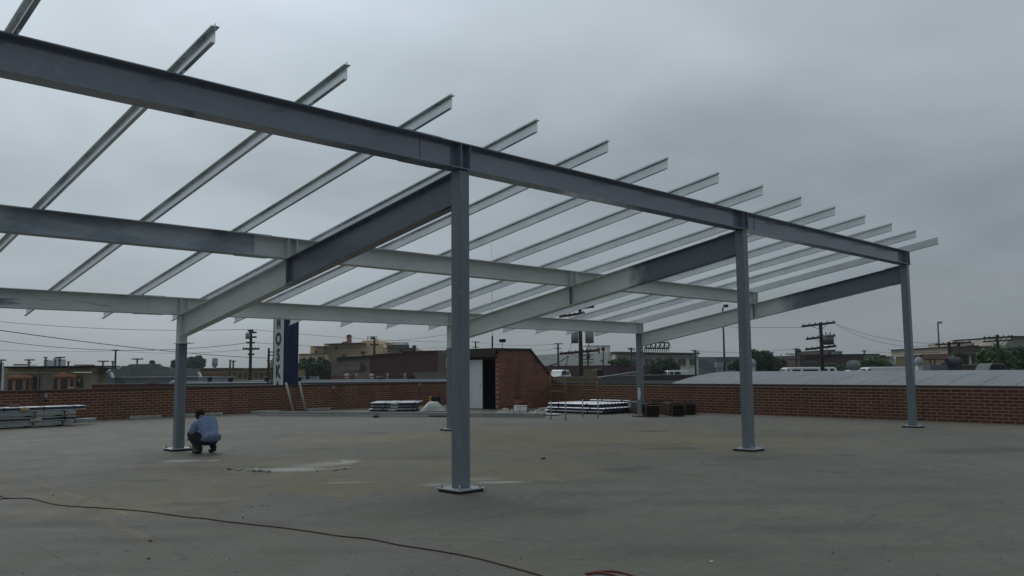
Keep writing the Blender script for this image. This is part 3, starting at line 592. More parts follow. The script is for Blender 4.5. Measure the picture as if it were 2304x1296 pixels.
pail('left of the two white pails in front of the cardboard boxes', G(1165, 934), .135, .34, m_white, 'white pails by the stair hut')
pail('right of the two white pails in front of the cardboard boxes', G(1177.5, 934), .135, .34, m_white, 'white pails by the stair hut')
def heap(label, w, L_, Wd, H_, seed, mat, name='plastic_sheet'):
    mb = MB(); n = 22; gr = []
    for i in range(n+1):
        for j in range(n+1):
            x, y = i/n-.5, j/n-.5; r_ = min(1, 2*math.hypot(x, y)); zz = H_*(1-r_**2)*(0.55+.75*abs(noise.noise(Vector((x*7+seed, y*7, seed)))*1.6)) + .02*noise.noise(Vector((x*20, y*20, seed)))
            gr.append((x*L_*(1+.2*noise.noise(Vector((seed, y*3, 1)))), y*Wd, max(.003, zz)))
    mb.add(gr, [(i*(n+1)+j, (i+1)*(n+1)+j, (i+1)*(n+1)+j+1, i*(n+1)+j+1) for i in range(n) for j in range(n)], False)
    o = mb.build(name, mat, None, w, -TH); return tag(o, label, 'plastic sheet', 'crumpled plastic sheets by the stair hut')
heap('crumpled white plastic sheet left of the two white pails', G(1140, 934), 1.0, .5, .24, 2, m_film)
heap('crumpled pale plastic sheet between the pails and the yellow scaffold', G(1210, 934), 1.1, .5, .2, 5, m_film)
# stack B right of hut
b0 = G(1234, 928.5); b1 = G(1357, 933); db = b1-b0; Lb = db.length; rzb = math.atan2(db.y, db.x); nB = Vector((-math.sin(rzb), math.cos(rzb), 0)); eB = db.normalized()
labB = ['lowest corrugated sheet bundle behind the yellow scaffold', 'middle corrugated sheet bundle behind the yellow scaffold, blue-grey side', 'top corrugated sheet bundle behind the yellow scaffold, silver side up']
for i, (z, h, o0, ex, so) in enumerate(((.03, .085, -.2, -.05, 0), (.135, .095, -.1, .05, .03), (.265, .115, -.15, -.28, .15))):
    q = b0+eB*o0+nB*so; bundle(labB[i], q, rzb, Lb-o0+ex, 2.0, z, h, 'deck', (.2, .75), None)
    for k_ in (.1, .5, .85):
        block('timber spacer under the %s bundle behind the scaffold, %s end' % (('lowest', 'middle', 'top')[i], {.1: 'left', .5: 'mid', .85: 'right'}[k_]), b0+db*k_+nB*1.0, rzb, .12, 1.8, z-(.029, .02, .035)[i], (.028, .019, .034)[i])
labB2 = ['lower corrugated sheet bundle in the rearmost stack by the right wall', 'upper corrugated sheet bundle in the rearmost stack by the right wall']
c0 = G(1322, 921); 
for i, (z, h) in enumerate(((.05, .15), (.25, .15))):
    q = c0+eB*(-.1*i)+nB*.3; bundle(labB2[i], q, rzb, 1.9+.1*i, 1.7, z, h, 'deck', (.3, .8), None)
for k_, nm in ((.3, 'left'), (1.8, 'right')):
    block('timber spacer between the two rearmost bundles, %s end' % nm, c0+eB*k_+nB*.8, rzb, .12, .9, .201, .048); block('timber spacer under the rearmost stack, %s end' % nm, c0+eB*k_+nB*.8, rzb, .12, .9, .001, .048)
for j, (a_, b_, o1, lb) in enumerate((((1200), 934, .0, 'loose galvanised sheet end poking out left of the scaffold, lower'), (1212, 927, .2, 'loose galvanised sheet end poking out left of the scaffold, upper'))):
    q = G(a_, b_); mb = MB(); mb.box(0, 1.0, 0, .5, .03+.10*j, .06+.10*j); o = mb.build('sheet_offcut', m_galv_b, None, q, rzb, .004); tag(o, lb, 'sheet metal', 'loose sheet ends')
bn = G(1428, 929); t = thing('grey_bin', 'small blue-grey bin against the right wall beside the back column', 'bin', bn, 0)
mb = MB(); mb.cyl((0, 0, .001), (0, 0, .40), .20, .24, n=16); part(mb, 'bin_body', M('bin_plastic', (.20, .23, .27), .5), t); mb = MB(); mb.cyl((0, 0, .40), (0, 0, .43), .26, .25, n=16); part(mb, 'rim', M('bin_plastic', None), t) if False else part(mb, 'rim', _mc['bin_plastic'], t)
# brown channel stacks
def brown(label, ub, ue, vb, ve, hpx, w, tot=None):
    B = G(ub, vb); E = G(ue, ve); d = E-B; rz = math.atan2(d.y, d.x); D_ = (B-Vector((CAMX, CAMY, 0))).length; h = hpx*D_/F
    t = thing('channel_bundle', label, 'steel bundle', B, rz, 'brown steel channel bundles by the right wall'); n = max(4, round(h/.055))
    mb = MB()
    for i in range(n):
        z = .03+(h-.03)*i/n; lh = (h-.03)/n*.86; j_ = rnd.uniform(-.05, .02); y_ = rnd.uniform(-.012, .012)
        mb.prism([(y_, z), (y_+w, z), (y_+w, z+lh), (y_+w-.012, z+lh), (y_+w-.012, z+.01), (y_+.012, z+.01), (y_+.012, z+lh), (y_, z+lh)], (j_, 0, 0), (d.length, 0, 0), (0, 1, 0), (0, 0, 1))
    part(mb, 'channels', m_brown, t)
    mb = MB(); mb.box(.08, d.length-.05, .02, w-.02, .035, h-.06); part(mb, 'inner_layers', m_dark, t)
    for q in (.06, .7):
        mb = MB(); mb.box(q*d.length, q*d.length+.04, -.02, w+.02, .02, h+.012); part(mb, 'strap', m_dark, t)
    mb = MB(); mb.box(.1, .2, .01, w-.01, .001, .028); mb.box(d.length*.8, d.length*.8+.1, .01, w-.01, .001, .028); part(mb, 'bearer', m_wood, t)
brown('left bundle of brown steel channels beside the back column', 1484, 1425, 938, 924, 27, .46)
brown('middle bundle of brown steel channels by the right wall', 1540, 1478, 937, 925, 28, .42)
brown('right bundle of brown steel channels closest to the right wall', 1566, 1510, 933.5, 923, 26, .36)
# scaffold frame
legs = [G(1240, 944), G(1273, 946), G(1311.5, 938), G(1346, 941)]
sc_ = thing('scaffold_frame', 'short yellow scaffold frame with four legs in front of the sheet stacks', 'scaffold', legs[0])
o_ = legs[0].copy()
for i, l_ in enumerate(legs):
    mb = MB(o_); mb.cyl((l_.x, l_.y, .0015), (l_.x, l_.y, .64), .022, n=8); part(mb, 'leg_extension', m_plate, sc_)
    mb = MB(o_); mb.cyl((l_.x, l_.y, .62), (l_.x, l_.y, 1.62 if i == 0 else 1.42), .024, n=8); part(mb, 'leg', m_yel, sc_)
def P3(l_, z): return Vector((l_.x, l_.y, z))
for a_, b_, z, w_ in ((0, 2, 1.33, .05), (1, 3, 1.33, .05), (0, 1, 1.36, .04), (2, 3, 1.36, .04)):
    mb = MB(o_); mb.bar(P3(legs[a_], z), P3(legs[b_], z), .03, .055 if w_ > .045 else .035); part(mb, 'rail', m_yel, sc_)
for a_, b_ in ((0, 1), (2, 3)):
    mb = MB(o_); mb.cyl(P3(legs[a_], .95), P3(legs[b_], .95), .013, n=6); part(mb, 'rung', m_yel, sc_)
    for p_, q_ in ((a_, b_), (b_, a_)):
        mb = MB(o_); A = P3(legs[p_], 1.08); B = P3(legs[p_].lerp(legs[q_], .35), 1.34); mb.cyl(A, B, .012, n=6); part(mb, 'knee_brace', m_yel, sc_)
# parking stops
for u0, u1, v, lb in ((183, 216, 939.5, 'concrete parking stop behind the near left steel stack'), (294, 364, 938, 'concrete parking stop left of the nearest back column'), (415, 502, 935, 'concrete parking stop beyond the crouching worker'), (567, 629, 929, 'concrete parking stop at the left end of the long tubes'), (689, 745, 923.5, 'concrete parking stop right of the sign braces')):
    A, B = GY(u0, 22.62 if u0 < 600 else 22.8), GY(u1, 22.62 if u0 < 600 else 22.8); d = B-A; t = thing('parking_stop', lb, 'parking stop', A, math.atan2(d.y, d.x), 'concrete parking stops along the wall')
    mb = MB(); mb.prism([(0, 0.001), (.16, 0.001), (.13, .12), (.03, .12)], (0, 0, 0), (d.length, 0, 0), (0, 1, 0), (0, 0, 1)); part(mb, 'stop_block', m_conc, t, bev=.015)
    for q in (.15, .85):
        mb = MB(); mb.cyl((d.length*q, .08, .1), (d.length*q, .08, .125), .015, n=8); part(mb, 'anchor_pin', m_dark, t)
# cables and litter
def cable(label, pts, r, mat, name='extension_cord'):
    P_ = [G(*p) for p in pts]; fine = []
    for i in range(len(P_)-1):
        a_, b_ = P_[max(i-1, 0)], P_[i]; c_, d__ = P_[i+1], P_[min(i+2, len(P_)-1)]
        for k_ in range(8):
            s_ = k_/8; fine.append(.5*((2*b_)+(c_-a_)*s_+(2*a_-5*b_+4*c_-d__)*s_*s_+(3*b_-a_-3*c_+d__)*s_**3))
    fine.append(P_[-1])
    for q in fine: q.z = r+.001; q.x += .012*noise.noise(q*2.1)
    mb = MB(); mb.tube(fine, r, 8); o = mb.build(name, mat); return tag(o, label, 'cord')
m_cord = M('dusty_brown_cord', (.075, .034, .026), .6); m_cordo = M('orange_cord', (.22, .045, .028), .5)
cable('long thin dark cord snaking across the whole foreground', [(-60, 1098), (0, 1117), (20, 1122), (70, 1123), (130, 1137), (230, 1144), (330, 1152), (400, 1162), (460, 1168), (520, 1176), (620, 1187), (690, 1196), (760, 1207), (830, 1214), (900, 1228), (980, 1240), (1060, 1255), (1130, 1272), (1215, 1296), (1260, 1312)], .0065, m_cord)
cable('short end of a second thin cord at the left edge', [(-70, 1125), (-20, 1127), (0, 1124), (22, 1122.5)], .006, m_cord)
cable('orange cord loop at the bottom edge of the picture', [(1318, 1293), (1345, 1289), (1375, 1288), (1400, 1291), (1430, 1300), (1440, 1312), (1400, 1320)], .0085, m_cordo)
cable('second orange cord curling beside the loop at the bottom edge', [(1322, 1294), (1340, 1291), (1360, 1292.5), (1390, 1299), (1400, 1308)], .0085, m_cordo)
def rubble(label, pts, r, seed, mat=m_rub, name='concrete_rubble', cat='rubble'):
    rr = random.Random(seed); mb = MB(); o0 = G(*pts[0]); mb.o = o0
    for i in range(len(pts)-1):
        A, B = G(*pts[i]), G(*pts[i+1]); n = max(3, int((B-A).length/.05))
        for k_ in range(n):
            q = A.lerp(B, (k_+rr.random()*.6)/n); q += Vector((rr.uniform(-1, 1), rr.uniform(-1, 1), 0))*r*.9; q.z = r*.35
            s_ = r*rr.uniform(.35, 1.0); mb.ball(q, s_, 6, (rr.uniform(.8, 1.8), rr.uniform(.8, 1.6), rr.uniform(.35, .8)), .5, rr.random()*9)
    for i_ in range(len(mb.sm)): mb.sm[i_] = False
    o = mb.build(name, mat, None, o0); return tag(o, label, cat, 'bits of rubble on the deck' if name == 'concrete_rubble' else 'dark litter on the deck')
rubble('strip of broken pale concrete between the worker and the tall front column', [(540, 1058), (575, 1060.5), (608, 1062.5)], .06, 1)
rubble('thin strip of broken concrete left of the tall front column', [(703, 1061), (740, 1059.5), (792, 1054.5)], .04, 2)
m_lit = M('dark_litter', (.03, .026, .022), .9)
for i, (pts, r, lb) in enumerate(([[(510, 1056.5), (540, 1057.5)], .02, 'dark strip at the left end of the longer rubble line'], [[(1219, 1033.5), (1232, 1031)], .03, 'dark scrap right of the tall front column'], [[(335, 1217), (346, 1219)], .012, 'dark twig in the left foreground, topmost of three'], [[(278, 1241), (285, 1240)], .01, 'dark twig in the left foreground, lower left one'], [[(331, 1258.5), (336, 1257)], .011, 'dark twig in the left foreground, lowest one'], [[(545, 1165), (549, 1165)], .012, 'small black scrap in the middle of the left foreground'], [[(555, 1142), (600, 1137), (608, 1139)], .008, 'thin scattered twig left of the tall front column'], [[(1873, 1245), (1877, 1245)], .008, 'tiny black speck in the right foreground'], [[(470, 1171), (482, 1171.5)], .01, 'dark scrap lying against the long cord'], [[(1580, 1042), (1583, 1042)], .012, 'small black crumb near the middle front column'], [[(118, 1115), (122, 1115)], .01, 'black crumb near the left end of the cord'], [[(83, 1072), (88, 1072)], .012, 'black crumb far left above the cord'])):
    rubble(lb, pts, r, 20+i, m_lit, 'debris_scrap', 'litter')
mb = MB(); mb.ball((0, 0, .006), .02, 8, (1.2, .8, .35)); o = mb.build('paper_scrap', m_white, None, G(1601, 1265)); tag(o, 'tiny white scrap in the right foreground', 'litter')
# scattered grit too small to count
mb = MB(); gr_ = random.Random(99)
for _ in range(900):
    w = G(gr_.uniform(-60, 2380), 1010+330*gr_.random()**.8); q = gr_.uniform(.0025, .0075)
    p3 = [w+Vector((gr_.uniform(-q, q)*1.6, gr_.uniform(-q, q)*1.6, .001)) for _ in range(3)]+[w+Vector((0, 0, q*.9))]; mb.add(p3, [(0, 1, 3), (1, 2, 3), (2, 0, 3), (0, 2, 1)])
o = mb.build('grit', m_lit); o['kind'] = 'stuff'
# ------------------------------------------------------------ crouching worker
def skin(name, pts, edges, mat, parent, sub=2, root=0, label=None):
    me = bpy.data.meshes.new(name); me.from_pydata([p[0] for p in pts], edges, []); o = bpy.data.objects.new(name, me); C.objects.link(o)
    m_ = o.modifiers.new('skin', 'SKIN'); m_.use_smooth_shade = True; m_.branch_smoothing = .6
    for i, p in enumerate(pts):
        r = p[1]; sv = me.skin_vertices[0].data[i]; sv.radius = (r, r) if isinstance(r, float) else r; sv.use_root = (i == root)
    if sub: s_ = o.modifiers.new('sub', 'SUBSURF'); s_.levels = s_.render_levels = sub
    bpy.context.view_layer.update()
    m2 = bpy.data.meshes.new_from_object(o.evaluated_get(bpy.context.evaluated_depsgraph_get())); bpy.data.objects.remove(o)
    m2.materials.clear(); m2.materials.append(mat)
    for p in m2.polygons: p.use_smooth = True; p.material_index = 0
    q = bpy.data.objects.new(name, m2); C.objects.link(q); q.parent = parent
    if label: q['label'] = label
    return q
def cskin(A, B): return (Vector(B)+Vector(A))/2
wp = G(466, 1020); PR = -TH + math.radians(140)          # facing left and away from the viewer
man = thing('person', 'worker in light blue shirt and dark trousers crouching beside the nearest back column', 'person', (wp.x, wp.y, 0), PR)
m_skin = M('skin', (.20, .105, .07), .6, var=.15); m_shirt = M('light_blue_shirt', (.235, .33, .53), .85, var=.28, scale=5, bump=.3); m_trous = M('dark_trousers', (.012, .014, .02), .85)
# local frame: +x the way he faces, +y his left, z up
bp_ = [((-.10, 0, .27), .13), ((-.06, 0, .42), .12), ((.02, 0, .56), .13), ((.11, 0, .66), .12), ((.20, 0, .72), .05), ((.27, 0, .755), .055), ((.335, 0, .79), .088), ((.375, 0, .745), .07),
       ((-.06, .12, .26), .09), ((.33, .21, .40), .06), ((.02, .15, .10), .04), ((.07, .16, .04), .036), ((.21, .17, .035), .03),
       ((-.06, -.12, .26), .09), ((.33, -.21, .40), .06), ((.02, -.15, .10), .04), ((.07, -.16, .04), .036), ((.21, -.17, .035), .03),
       ((.12, .18, .63), .055), ((.21, .22, .44), .042), ((.46, .12, .33), .028), ((.52, .09, .30), .032),
       ((.12, -.18, .63), .055), ((.21, -.22, .44), .042), ((.46, -.12, .33), .028), ((.52, -.09, .30), .032)]
be = [(0, 1), (1, 2), (2, 3), (3, 4), (4, 5), (5, 6), (6, 7), (0, 8), (8, 9), (9, 10), (10, 11), (11, 12), (0, 13), (13, 14), (14, 15), (15, 16), (16, 17), (3, 18), (18, 19), (19, 20), (20, 21), (3, 22), (22, 23), (23, 24), (24, 25)]
for sgn, hb in ((1, 21), (-1, 25)):       # five fingers on each hand
    y0 = sgn*.09
    for j, (dy, ln) in enumerate(((.024, .05), (.008, .058), (-.008, .054), (-.023, .044))):
        k = len(bp_); a = (.545, y0+dy, .292); b = (.575, y0+dy*1.1, .272); c = (.59, y0+dy*1.1, .272-ln*.6)
        bp_ += [(a, .0095), (b, .0085), (c, .0075)]; be += [(hb, k), (k, k+1), (k+1, k+2)]
    k = len(bp_); bp_ += [((.525, y0-sgn*.035, .288), .011), ((.55, y0-sgn*.05, .265), .009)]; be += [(hb, k), (k, k+1)]
body = skin('body', bp_, be, m_skin, man, 1)
# face: nose, ears, eyes
mb = MB(); mb.ball((.435, 0, .765), .018, 8, (1.1, .8, 1.0)); part(mb, 'nose', m_skin, body)
for s_ in (-1, 1):
    mb = MB(); mb.ball((.335, s_*.085, .775), .026, 8, (.7, .4, 1.1)); part(mb, 'ear', m_skin, body)
    mb = MB(); mb.ball((.415, s_*.032, .785), .010, 8); part(mb, 'eye', m_dark, body)
mb = MB(); mb.ball((.327, 0, .812), .101, 16, (1.06, .93, .92), .10, 4); part(mb, 'hair', M('black_hair', (.008, .007, .007), .85), man)
mb = MB(); mb.ball((.37, 0, .745), .072, 12, (.85, .85, 1.05), .1, 6); part(mb, 'beard', M('black_hair', None) if False else _mc['black_hair'], man)
sh = [((-.165, 0, .235), (.23, .17)), ((-.125, 0, .36), (.25, .18)), ((-.05, 0, .50), (.245, .17)), ((.07, 0, .645), (.175, .125)), ((.165, 0, .705), (.09, .075)),
      ((.09, .18, .63), .10), ((.20, .225, .44), .09), ((.38, .16, .385), .058), ((.09, -.18, .63), .10), ((.20, -.225, .44), .09), ((.38, -.16, .385), .058)]
shirt = skin('shirt', sh, [(0, 1), (1, 2), (2, 3), (3, 4), (3, 5), (5, 6), (6, 7), (3, 8), (8, 9), (9, 10)], m_shirt, man, 2, 2)
for v in shirt.data.vertices:       # folds
    p = v.co; v.co += Vector(v.normal)*(.028*noise.noise(Vector((p.x*9, p.y*8, p.z*10)))+.012*noise.noise(Vector((p.x*20, p.y*26, p.z*18))))
tr = [((-.09, 0, .25), .10), ((-.05, .11, .26), .11), ((.14, .165, .345), .115), ((.335, .215, .40), .085), ((.19, .185, .25), .078), ((.02, .155, .11), .068), ((-.01, .155, .075), .06),
      ((-.05, -.11, .26), .11), ((.14, -.165, .345), .115), ((.335, -.215, .40), .085), ((.19, -.185, .25), .078), ((.02, -.155, .11), .068), ((-.01, -.155, .075), .06)]
skin('trousers', tr, [(0, 1), (1, 2), (2, 3), (3, 4), (4, 5), (5, 6), (0, 7), (7, 8), (8, 9), (9, 10), (10, 11), (11, 12)], m_trous, man, 2)
for s_ in (-1, 1):
    q = skin('shoe', [((-.05, s_*.155, .07), .055), ((.03, s_*.16, .06), .042), ((.12, s_*.168, .038), .042), ((.22, s_*.172, .034), .034)], [(0, 1), (1, 2), (2, 3)], M('dark_shoe_leather', (.02, .017, .015), .5), man, 2)
pb = G(442, 1019); pail('grey pail on the deck between the column and the crouching worker', pb, .10, .27, M('dull_grey_plastic', (.22, .23, .22), .6))
# ------------------------------------------------------------ far buildings
def q_(t, mb, name, mat, lab=None, **k): return part(mb, name, mat, t, lab, **k)
def cmat(n, c, **k): return M(n, c, k.pop('rough', .85), **k)
# victorian with bay windows
t, o = bthing('bay_window_building', 'tan building with two orange bay windows above the left brick wall', 'building', 110, 78, -.45)
m_tan = cmat('dull_tan_stucco', (.31, .28, .20), scale=.6); m_yb = cmat('olive_yellow_trim', (.42, .35, .16), scale=.8); m_org = cmat('orange_brown_wood', (.52, .245, .13), scale=2, var=.35)
mb = MB(o); mb.fr(7, 838, 203, 905, 78, 9); q_(t, mb, 'wall', m_tan)
mb = MB(o); mb.fr(7, 826, 205, 838, 77.9, 9.2); q_(t, mb, 'frieze', m_yb)
mb = MB(o)
mb.fr(5, 822.5, 212, 826, 77.0, 10.4)
for i in range(28): u = 8+i*7.2; mb.fr(u, 826.2, u+2.6, 828.6, 77.2, .7)
q_(t, mb, 'cornice', cmat('dark_brown_eaves', (.055, .045, .035), scale=2))
mb = MB(o); mb.fr(30, 819, 42, 822.4, 80, 1.5); mb.fr(166, 820, 190, 822.4, 80, 2); mb.fr(45, 821, 70, 822.4, 80, 1); q_(t, mb, 'roof_parapet', cmat('roof_block', (.22, .17, .15)))
for x0, x1, vt in ((10, 74, 841), (113, 173, 838.5)):
    w_ = x1-x0
    mb = MB(o); mb.fr(x0+4, vt+9, x1-5, 905, 77.45, .5); b_ = q_(t, mb, 'bay_window', m_org)
    mb = MB(o); mb.poly([(x0, vt+6.5), (x0+w_*.42, vt), (x0+w_*.55, vt), (x1, vt+6), (x1-4, vt+9), (x0+4, vt+9.5)], 77.2, .9); q_(b_, mb, 'bay_roof', m_org)
    for a_, c_ in ((.09, .25), (.36, .62), (.72, .85)):
        mb = MB(o); mb.fr(x0+w_*a_, vt+13, x0+w_*c_, 905, 77.36, .12); q_(b_, mb, 'pane', m_glass)
mb = MB(o); mb.fr(74, 851, 90, 905, 77.93, .1); q_(t, mb, 'window', M('blue_dark_glass', (.025, .03, .06), .2))
mb = MB(o); mb.poly([(166, 868), (171, 851), (186, 850), (186, 872)], 77.9, .1); w2_ = q_(t, mb, 'window', m_glass)
mb = MB(o); mb.poly([(173, 852), (181, 851.5), (178, 862)], 77.8, .08); q_(w2_, mb, 'curtain', m_grey)
mb = MB(o); mb.fr(84, 828, 86, 905, 77.7, .12); q_(t, mb, 'downpipe', m_grey)
mb = MB(o); mb.fr(154, 871, 161, 873.2, 76.2, .4); q_(t, mb, 'window_box', m_white)
t, o = bthing('low_annex', 'small olive annex with dark eaves between the bay window building and the grey curved roof', 'building', 222, 80, -.45)
mb = MB(o); mb.fr(203.5, 833, 240, 905, 80, 6); q_(t, mb, 'wall', m_yb)
mb = MB(o); mb.fr(200, 829.5, 246, 833, 79.2, 7); q_(t, mb, 'eaves', _mc['dark_brown_eaves'])
mb = MB(o); mb.fr(205.5, 852, 211, 890, 79.9, .09); q_(t, mb, 'window', m_glass); mb = MB(o); mb.fr(213, 856, 220, 864, 79.9, .09); q_(t, mb, 'window', m_glass)
# pole/sign edge at far left
t, o = bthing('sign_board', 'dark board with a white edge at the far left above the brick wall', 'sign', 0, 50, -.45)
mb = MB(o); mb.fr(-40, 816, 3.4, 905, 50, .05); q_(t, mb, 'board', m_navy); mb = MB(o); mb.fr(3.5, 816, 5.2, 905, 49.97, .06); q_(t, mb, 'edge_strip', m_white)
# grey building with stepped parapet
t, o = bthing('grey_parapet_building', 'grey stucco building with a stepped parapet and white edged roof behind the left wall', 'building', 330, 66, -.45)
m_gs = cmat('mottled_grey_stucco', (.21, .225, .21), scale=1.2, var=.35); m_gr = cmat('grey_roofing', (.20, .225, .235), scale=.8, var=.2)
mb = MB(o); mb.poly([(244, 905), (244, 832), (262, 829), (268, 825), (284, 824.5), (292, 819.5), (356, 818.5), (364, 824.5), (378, 825.5), (386, 829), (445, 830), (445, 905)], 66, .4); q_(t, mb, 'parapet', m_gs)
mb = MB(o); a_, b_ = at(228, 832, 66), at(448, 832, 66); 
mb.fr(236, 848, 446, 905, 58, 7.9); q_(t, mb, 'front_wing', m_gr)
mb = MB(o); mb.poly([(236, 866), (240, 838), (246, 832), (247, 848), (256, 848), (256, 866)], 57.6, .3); q_(t, mb, 'end_gable', m_gr)
for pts in ([(238.6, 838), (245, 831), (246, 832.2), (240, 838.6)], [(246.5, 838), (249.5, 837.5), (254, 850), (250.5, 851)], [(263, 830), (270, 823.5), (271, 824.5), (264.5, 831)]):
    mb = MB(o); mb.poly(pts, 57.3, .25); q_(t, mb, 'white_flashing', m_white)
mb = MB(o); mb.fr(254, 846, 445, 847.6, 57.8, .3); q_(t, mb, 'white_flashing', m_white)
mb = MB(o); mb.poly([(443.5, 837), (447, 836.5), (452.5, 848), (449, 849)], 57.3, .25); q_(t, mb, 'white_flashing', m_white)
mb = MB(o); mb.fr(329, 861.5, 349, 864.5, 57.2, .6); mb.fr(273, 861, 276, 863.5, 57.2, .3); q_(t, mb, 'roof_hatch', m_dark)
# red brick strip wall nearer
t, o = bthing('neighbour_wall', 'plain dull red wall top just beyond the left parapet under the grey building', 'wall', 300, 44, -.45)
mb = MB(o); mb.fr(205, 864, 397, 890, 44, .3); q_(t, mb, 'wall', cmat('dull_red_stucco', (.13, .055, .045), scale=1)); mb = MB(o); mb.fr(205, 862.6, 397, 864, 43.95, .4); q_(t, mb, 'coping', m_coping)
# ochre building
t, o = bthing('long_ochre_building', 'long low ochre building with a flat pale roof edge left of the tall sign', 'building', 520, 95, -.45)
m_och = cmat('ochre_stucco', (.36, .28, .16), scale=.35, var=.3); m_ochd = cmat('rusty_mural', (.24, .115, .06), scale=.5, var=.4)
mb = MB(o); mb.fr(418, 829, 628, 872, 95, 12); q_(t, mb, 'wall', m_och)
mb = MB(o); mb.fr(416, 827.6, 630, 829.2, 94.6, 12.6); q_(t, mb, 'roof_edge', cmat('cream_trim', (.42, .38, .30)))
mb = MB(o); mb.fr(449, 841, 508, 853, 94.93, .1); q_(t, mb, 'painted_panel', m_ochd)
mb = MB(o); 
for u in range(512, 625, 12): mb.fr(u, 838, u+7, 850, 94.9, .12)
q_(t, mb, 'window', cmat('dull_glass', (.10, .085, .06)))
mb = MB(o); mb.fr(420, 831.5, 625, 833, 94.85, .2); q_(t, mb, 'string_course', m_ochd)
t, o = bthing('gable_house', 'small yellowish gable rising directly left of the tall sign', 'building', 608, 110, -.45)
mb = MB(o); mb.poly([(600, 870), (600, 828), (607, 818), (616, 800), (640, 800), (640, 870)], 110, 6); q_(t, mb, 'gable_wall', cmat('yellow_cream', (.40, .35, .22)))
# metal roof strip
t, o = bthing('low_metal_roof', 'low roof with bright metal edge running just beyond the left brick wall', 'roof', 700, 52, -.45)
m_met = galv('roof_metal', (.5, .56, .6), .3, .45)
mb = MB(o); mb.fr(372, 858, 1002, 895, 52, 18); q_(t, mb, 'fascia', cmat('blue_grey_fascia', (.16, .20, .215), scale=1.5))
mb = MB(o); pts = []
mb.fr(385, 856, 1002, 858, 51.8, .4); q_(t, mb, 'metal_edge', m_met)
mb = MB(o); mb.fr(392, 864, 1002, 867.5, 46, .35); q_(t, mb, 'lower_edge', m_coping)
mb = MB(o); mb.fr(389, 867.6, 640, 885, 46.05, .25); mb.fr(640, 867.6, 1002, 885, 46.05, .25); q_(t, mb, 'lower_wall', _mc['dull_red_stucco'])
mb = MB(o); a_ = at(383, 867, 45.9); b_ = at(395, 858, 45.9)
mb.tube([at(382, 866, 45.9), at(384, 861, 45.9), at(389, 858.4, 45.9), at(400, 857.6, 45.9)], .05, 6); q_(t, mb, 'curved_pipe', m_white)
def turbine(label, u, vt, vb, D, w, mat=None, zb=None, base=None):
    T, o = bthing('turbine_vent', label, 'roof vent', u, D, base if base is not None else at(u, vb, D).z, 'round turbine vents on the roofs')
    r = w*D/F/2; zt, z0 = at(u, vt, D).z, at(u, vb, D).z; x = at(u, vt, D).x; h = zt-z0; mat = mat or m_galv_s
    mb = MB(o); mb.cyl((x, D, min(z0, o.z)), (x, D, z0+h*.40), r*.72, r*.72, n=14); part(mb, 'vent_neck', mat, T)
    mb = MB(o); n = 20; m = 8; vs = []
    for i in range(m+1):
        a_ = PI*i/m
        for j in range(n):
            q = 2*PI*j/n+a_*.35; rr = r*(1.0 if j % 2 else .86)*max(.12, math.sin(a_)); vs.append((x+rr*math.cos(q), D+rr*math.sin(q), z0+h*.68+math.cos(a_)*h*.33))
    mb.add(vs, [(i*n+j, (i+1)*n+j, (i+1)*n+(j+1) % n, i*n+(j+1) % n) for i in range(m) for j in range(n)]); part(mb, 'turbine_head', mat, T)
m_rust = M('sooty_metal', (.035, .033, .035), .6, .3)
turbine('dark round vent left of two close ones, above the metal roof edge', 472, 847, 859, 51, 13, m_rust)
turbine('dark round vent in the middle, right above the crouching worker', 519, 848, 859.5, 51, 14, m_rust)
turbine('dark round vent just left of the tall sign', 600, 847, 859, 51, 14, m_rust)
turbine('dark round vent touching the right side of the tall sign', 674, 847, 858, 51, 12, m_rust)
turbine('silver turbine vent against the faded brick building, left of two', 781, 841, 852, 56, 13, m_galv_s)
turbine('silver turbine vent against the faded brick building, right of two', 836.5, 841, 853, 56, 12, m_galv_s)
turbine('silver turbine vent half hidden behind the middle tall column', 1693, 808, 836, 40, 17, m_galv_s, base=.7)
turbine('big ribbed turbine vent right of the far tall column', 2067, 803, 835, 34, 19, m_galv_s, base=.7)
for (u0, u1, D, lb) in ((696, 714, 54, 'grey roof box right of the tall sign, larger one'), (676, 684, 54, 'grey roof box right of the tall sign, smaller one'), (918, 933, 54, 'dark roof cabinet above the far end of the left wall')):
    T, o = bthing('roof_box', lb, 'roof box', (u0+u1)/2, D, at(u0, 856, D).z); mb = MB(o); mb.fr(u0, 848 if u0 < 900 else 845, u1, 856, D, .5); mb.fr(u0-.8, 847.3 if u0 < 900 else 844.4, u1+.8, 848.2 if u0 < 900 else 845.4, D-.05, .6); part(mb, 'housing', m_grey if u0 < 900 else m_rust, T, bev=.02)
for (u, lb) in ((802, 'grey roof pipe between the two silver vents'), (872, 'grey roof pipe right of the dark satellite dish'), (911, 'grey roof pipe beside the dark roof cabinet')):
    T, o = bthing('vent_pipe', lb, 'roof pipe', u, 56, at(u, 853, 56).z, 'grey vent pipes on the low roof'); x = at(u, 845, 56).x
    mb = MB(o); mb.cyl((x, 56, at(u, 853, 56).z), (x, 56, at(u, 838.5, 56).z), .075, n=10); part(mb, 'pipe', m_grey, T); mb = MB(o); mb.cyl((x, 56, at(u, 838.5, 56).z), (x, 56, at(u, 836.5, 56).z), .10, n=10); part(mb, 'cap', m_rust, T)
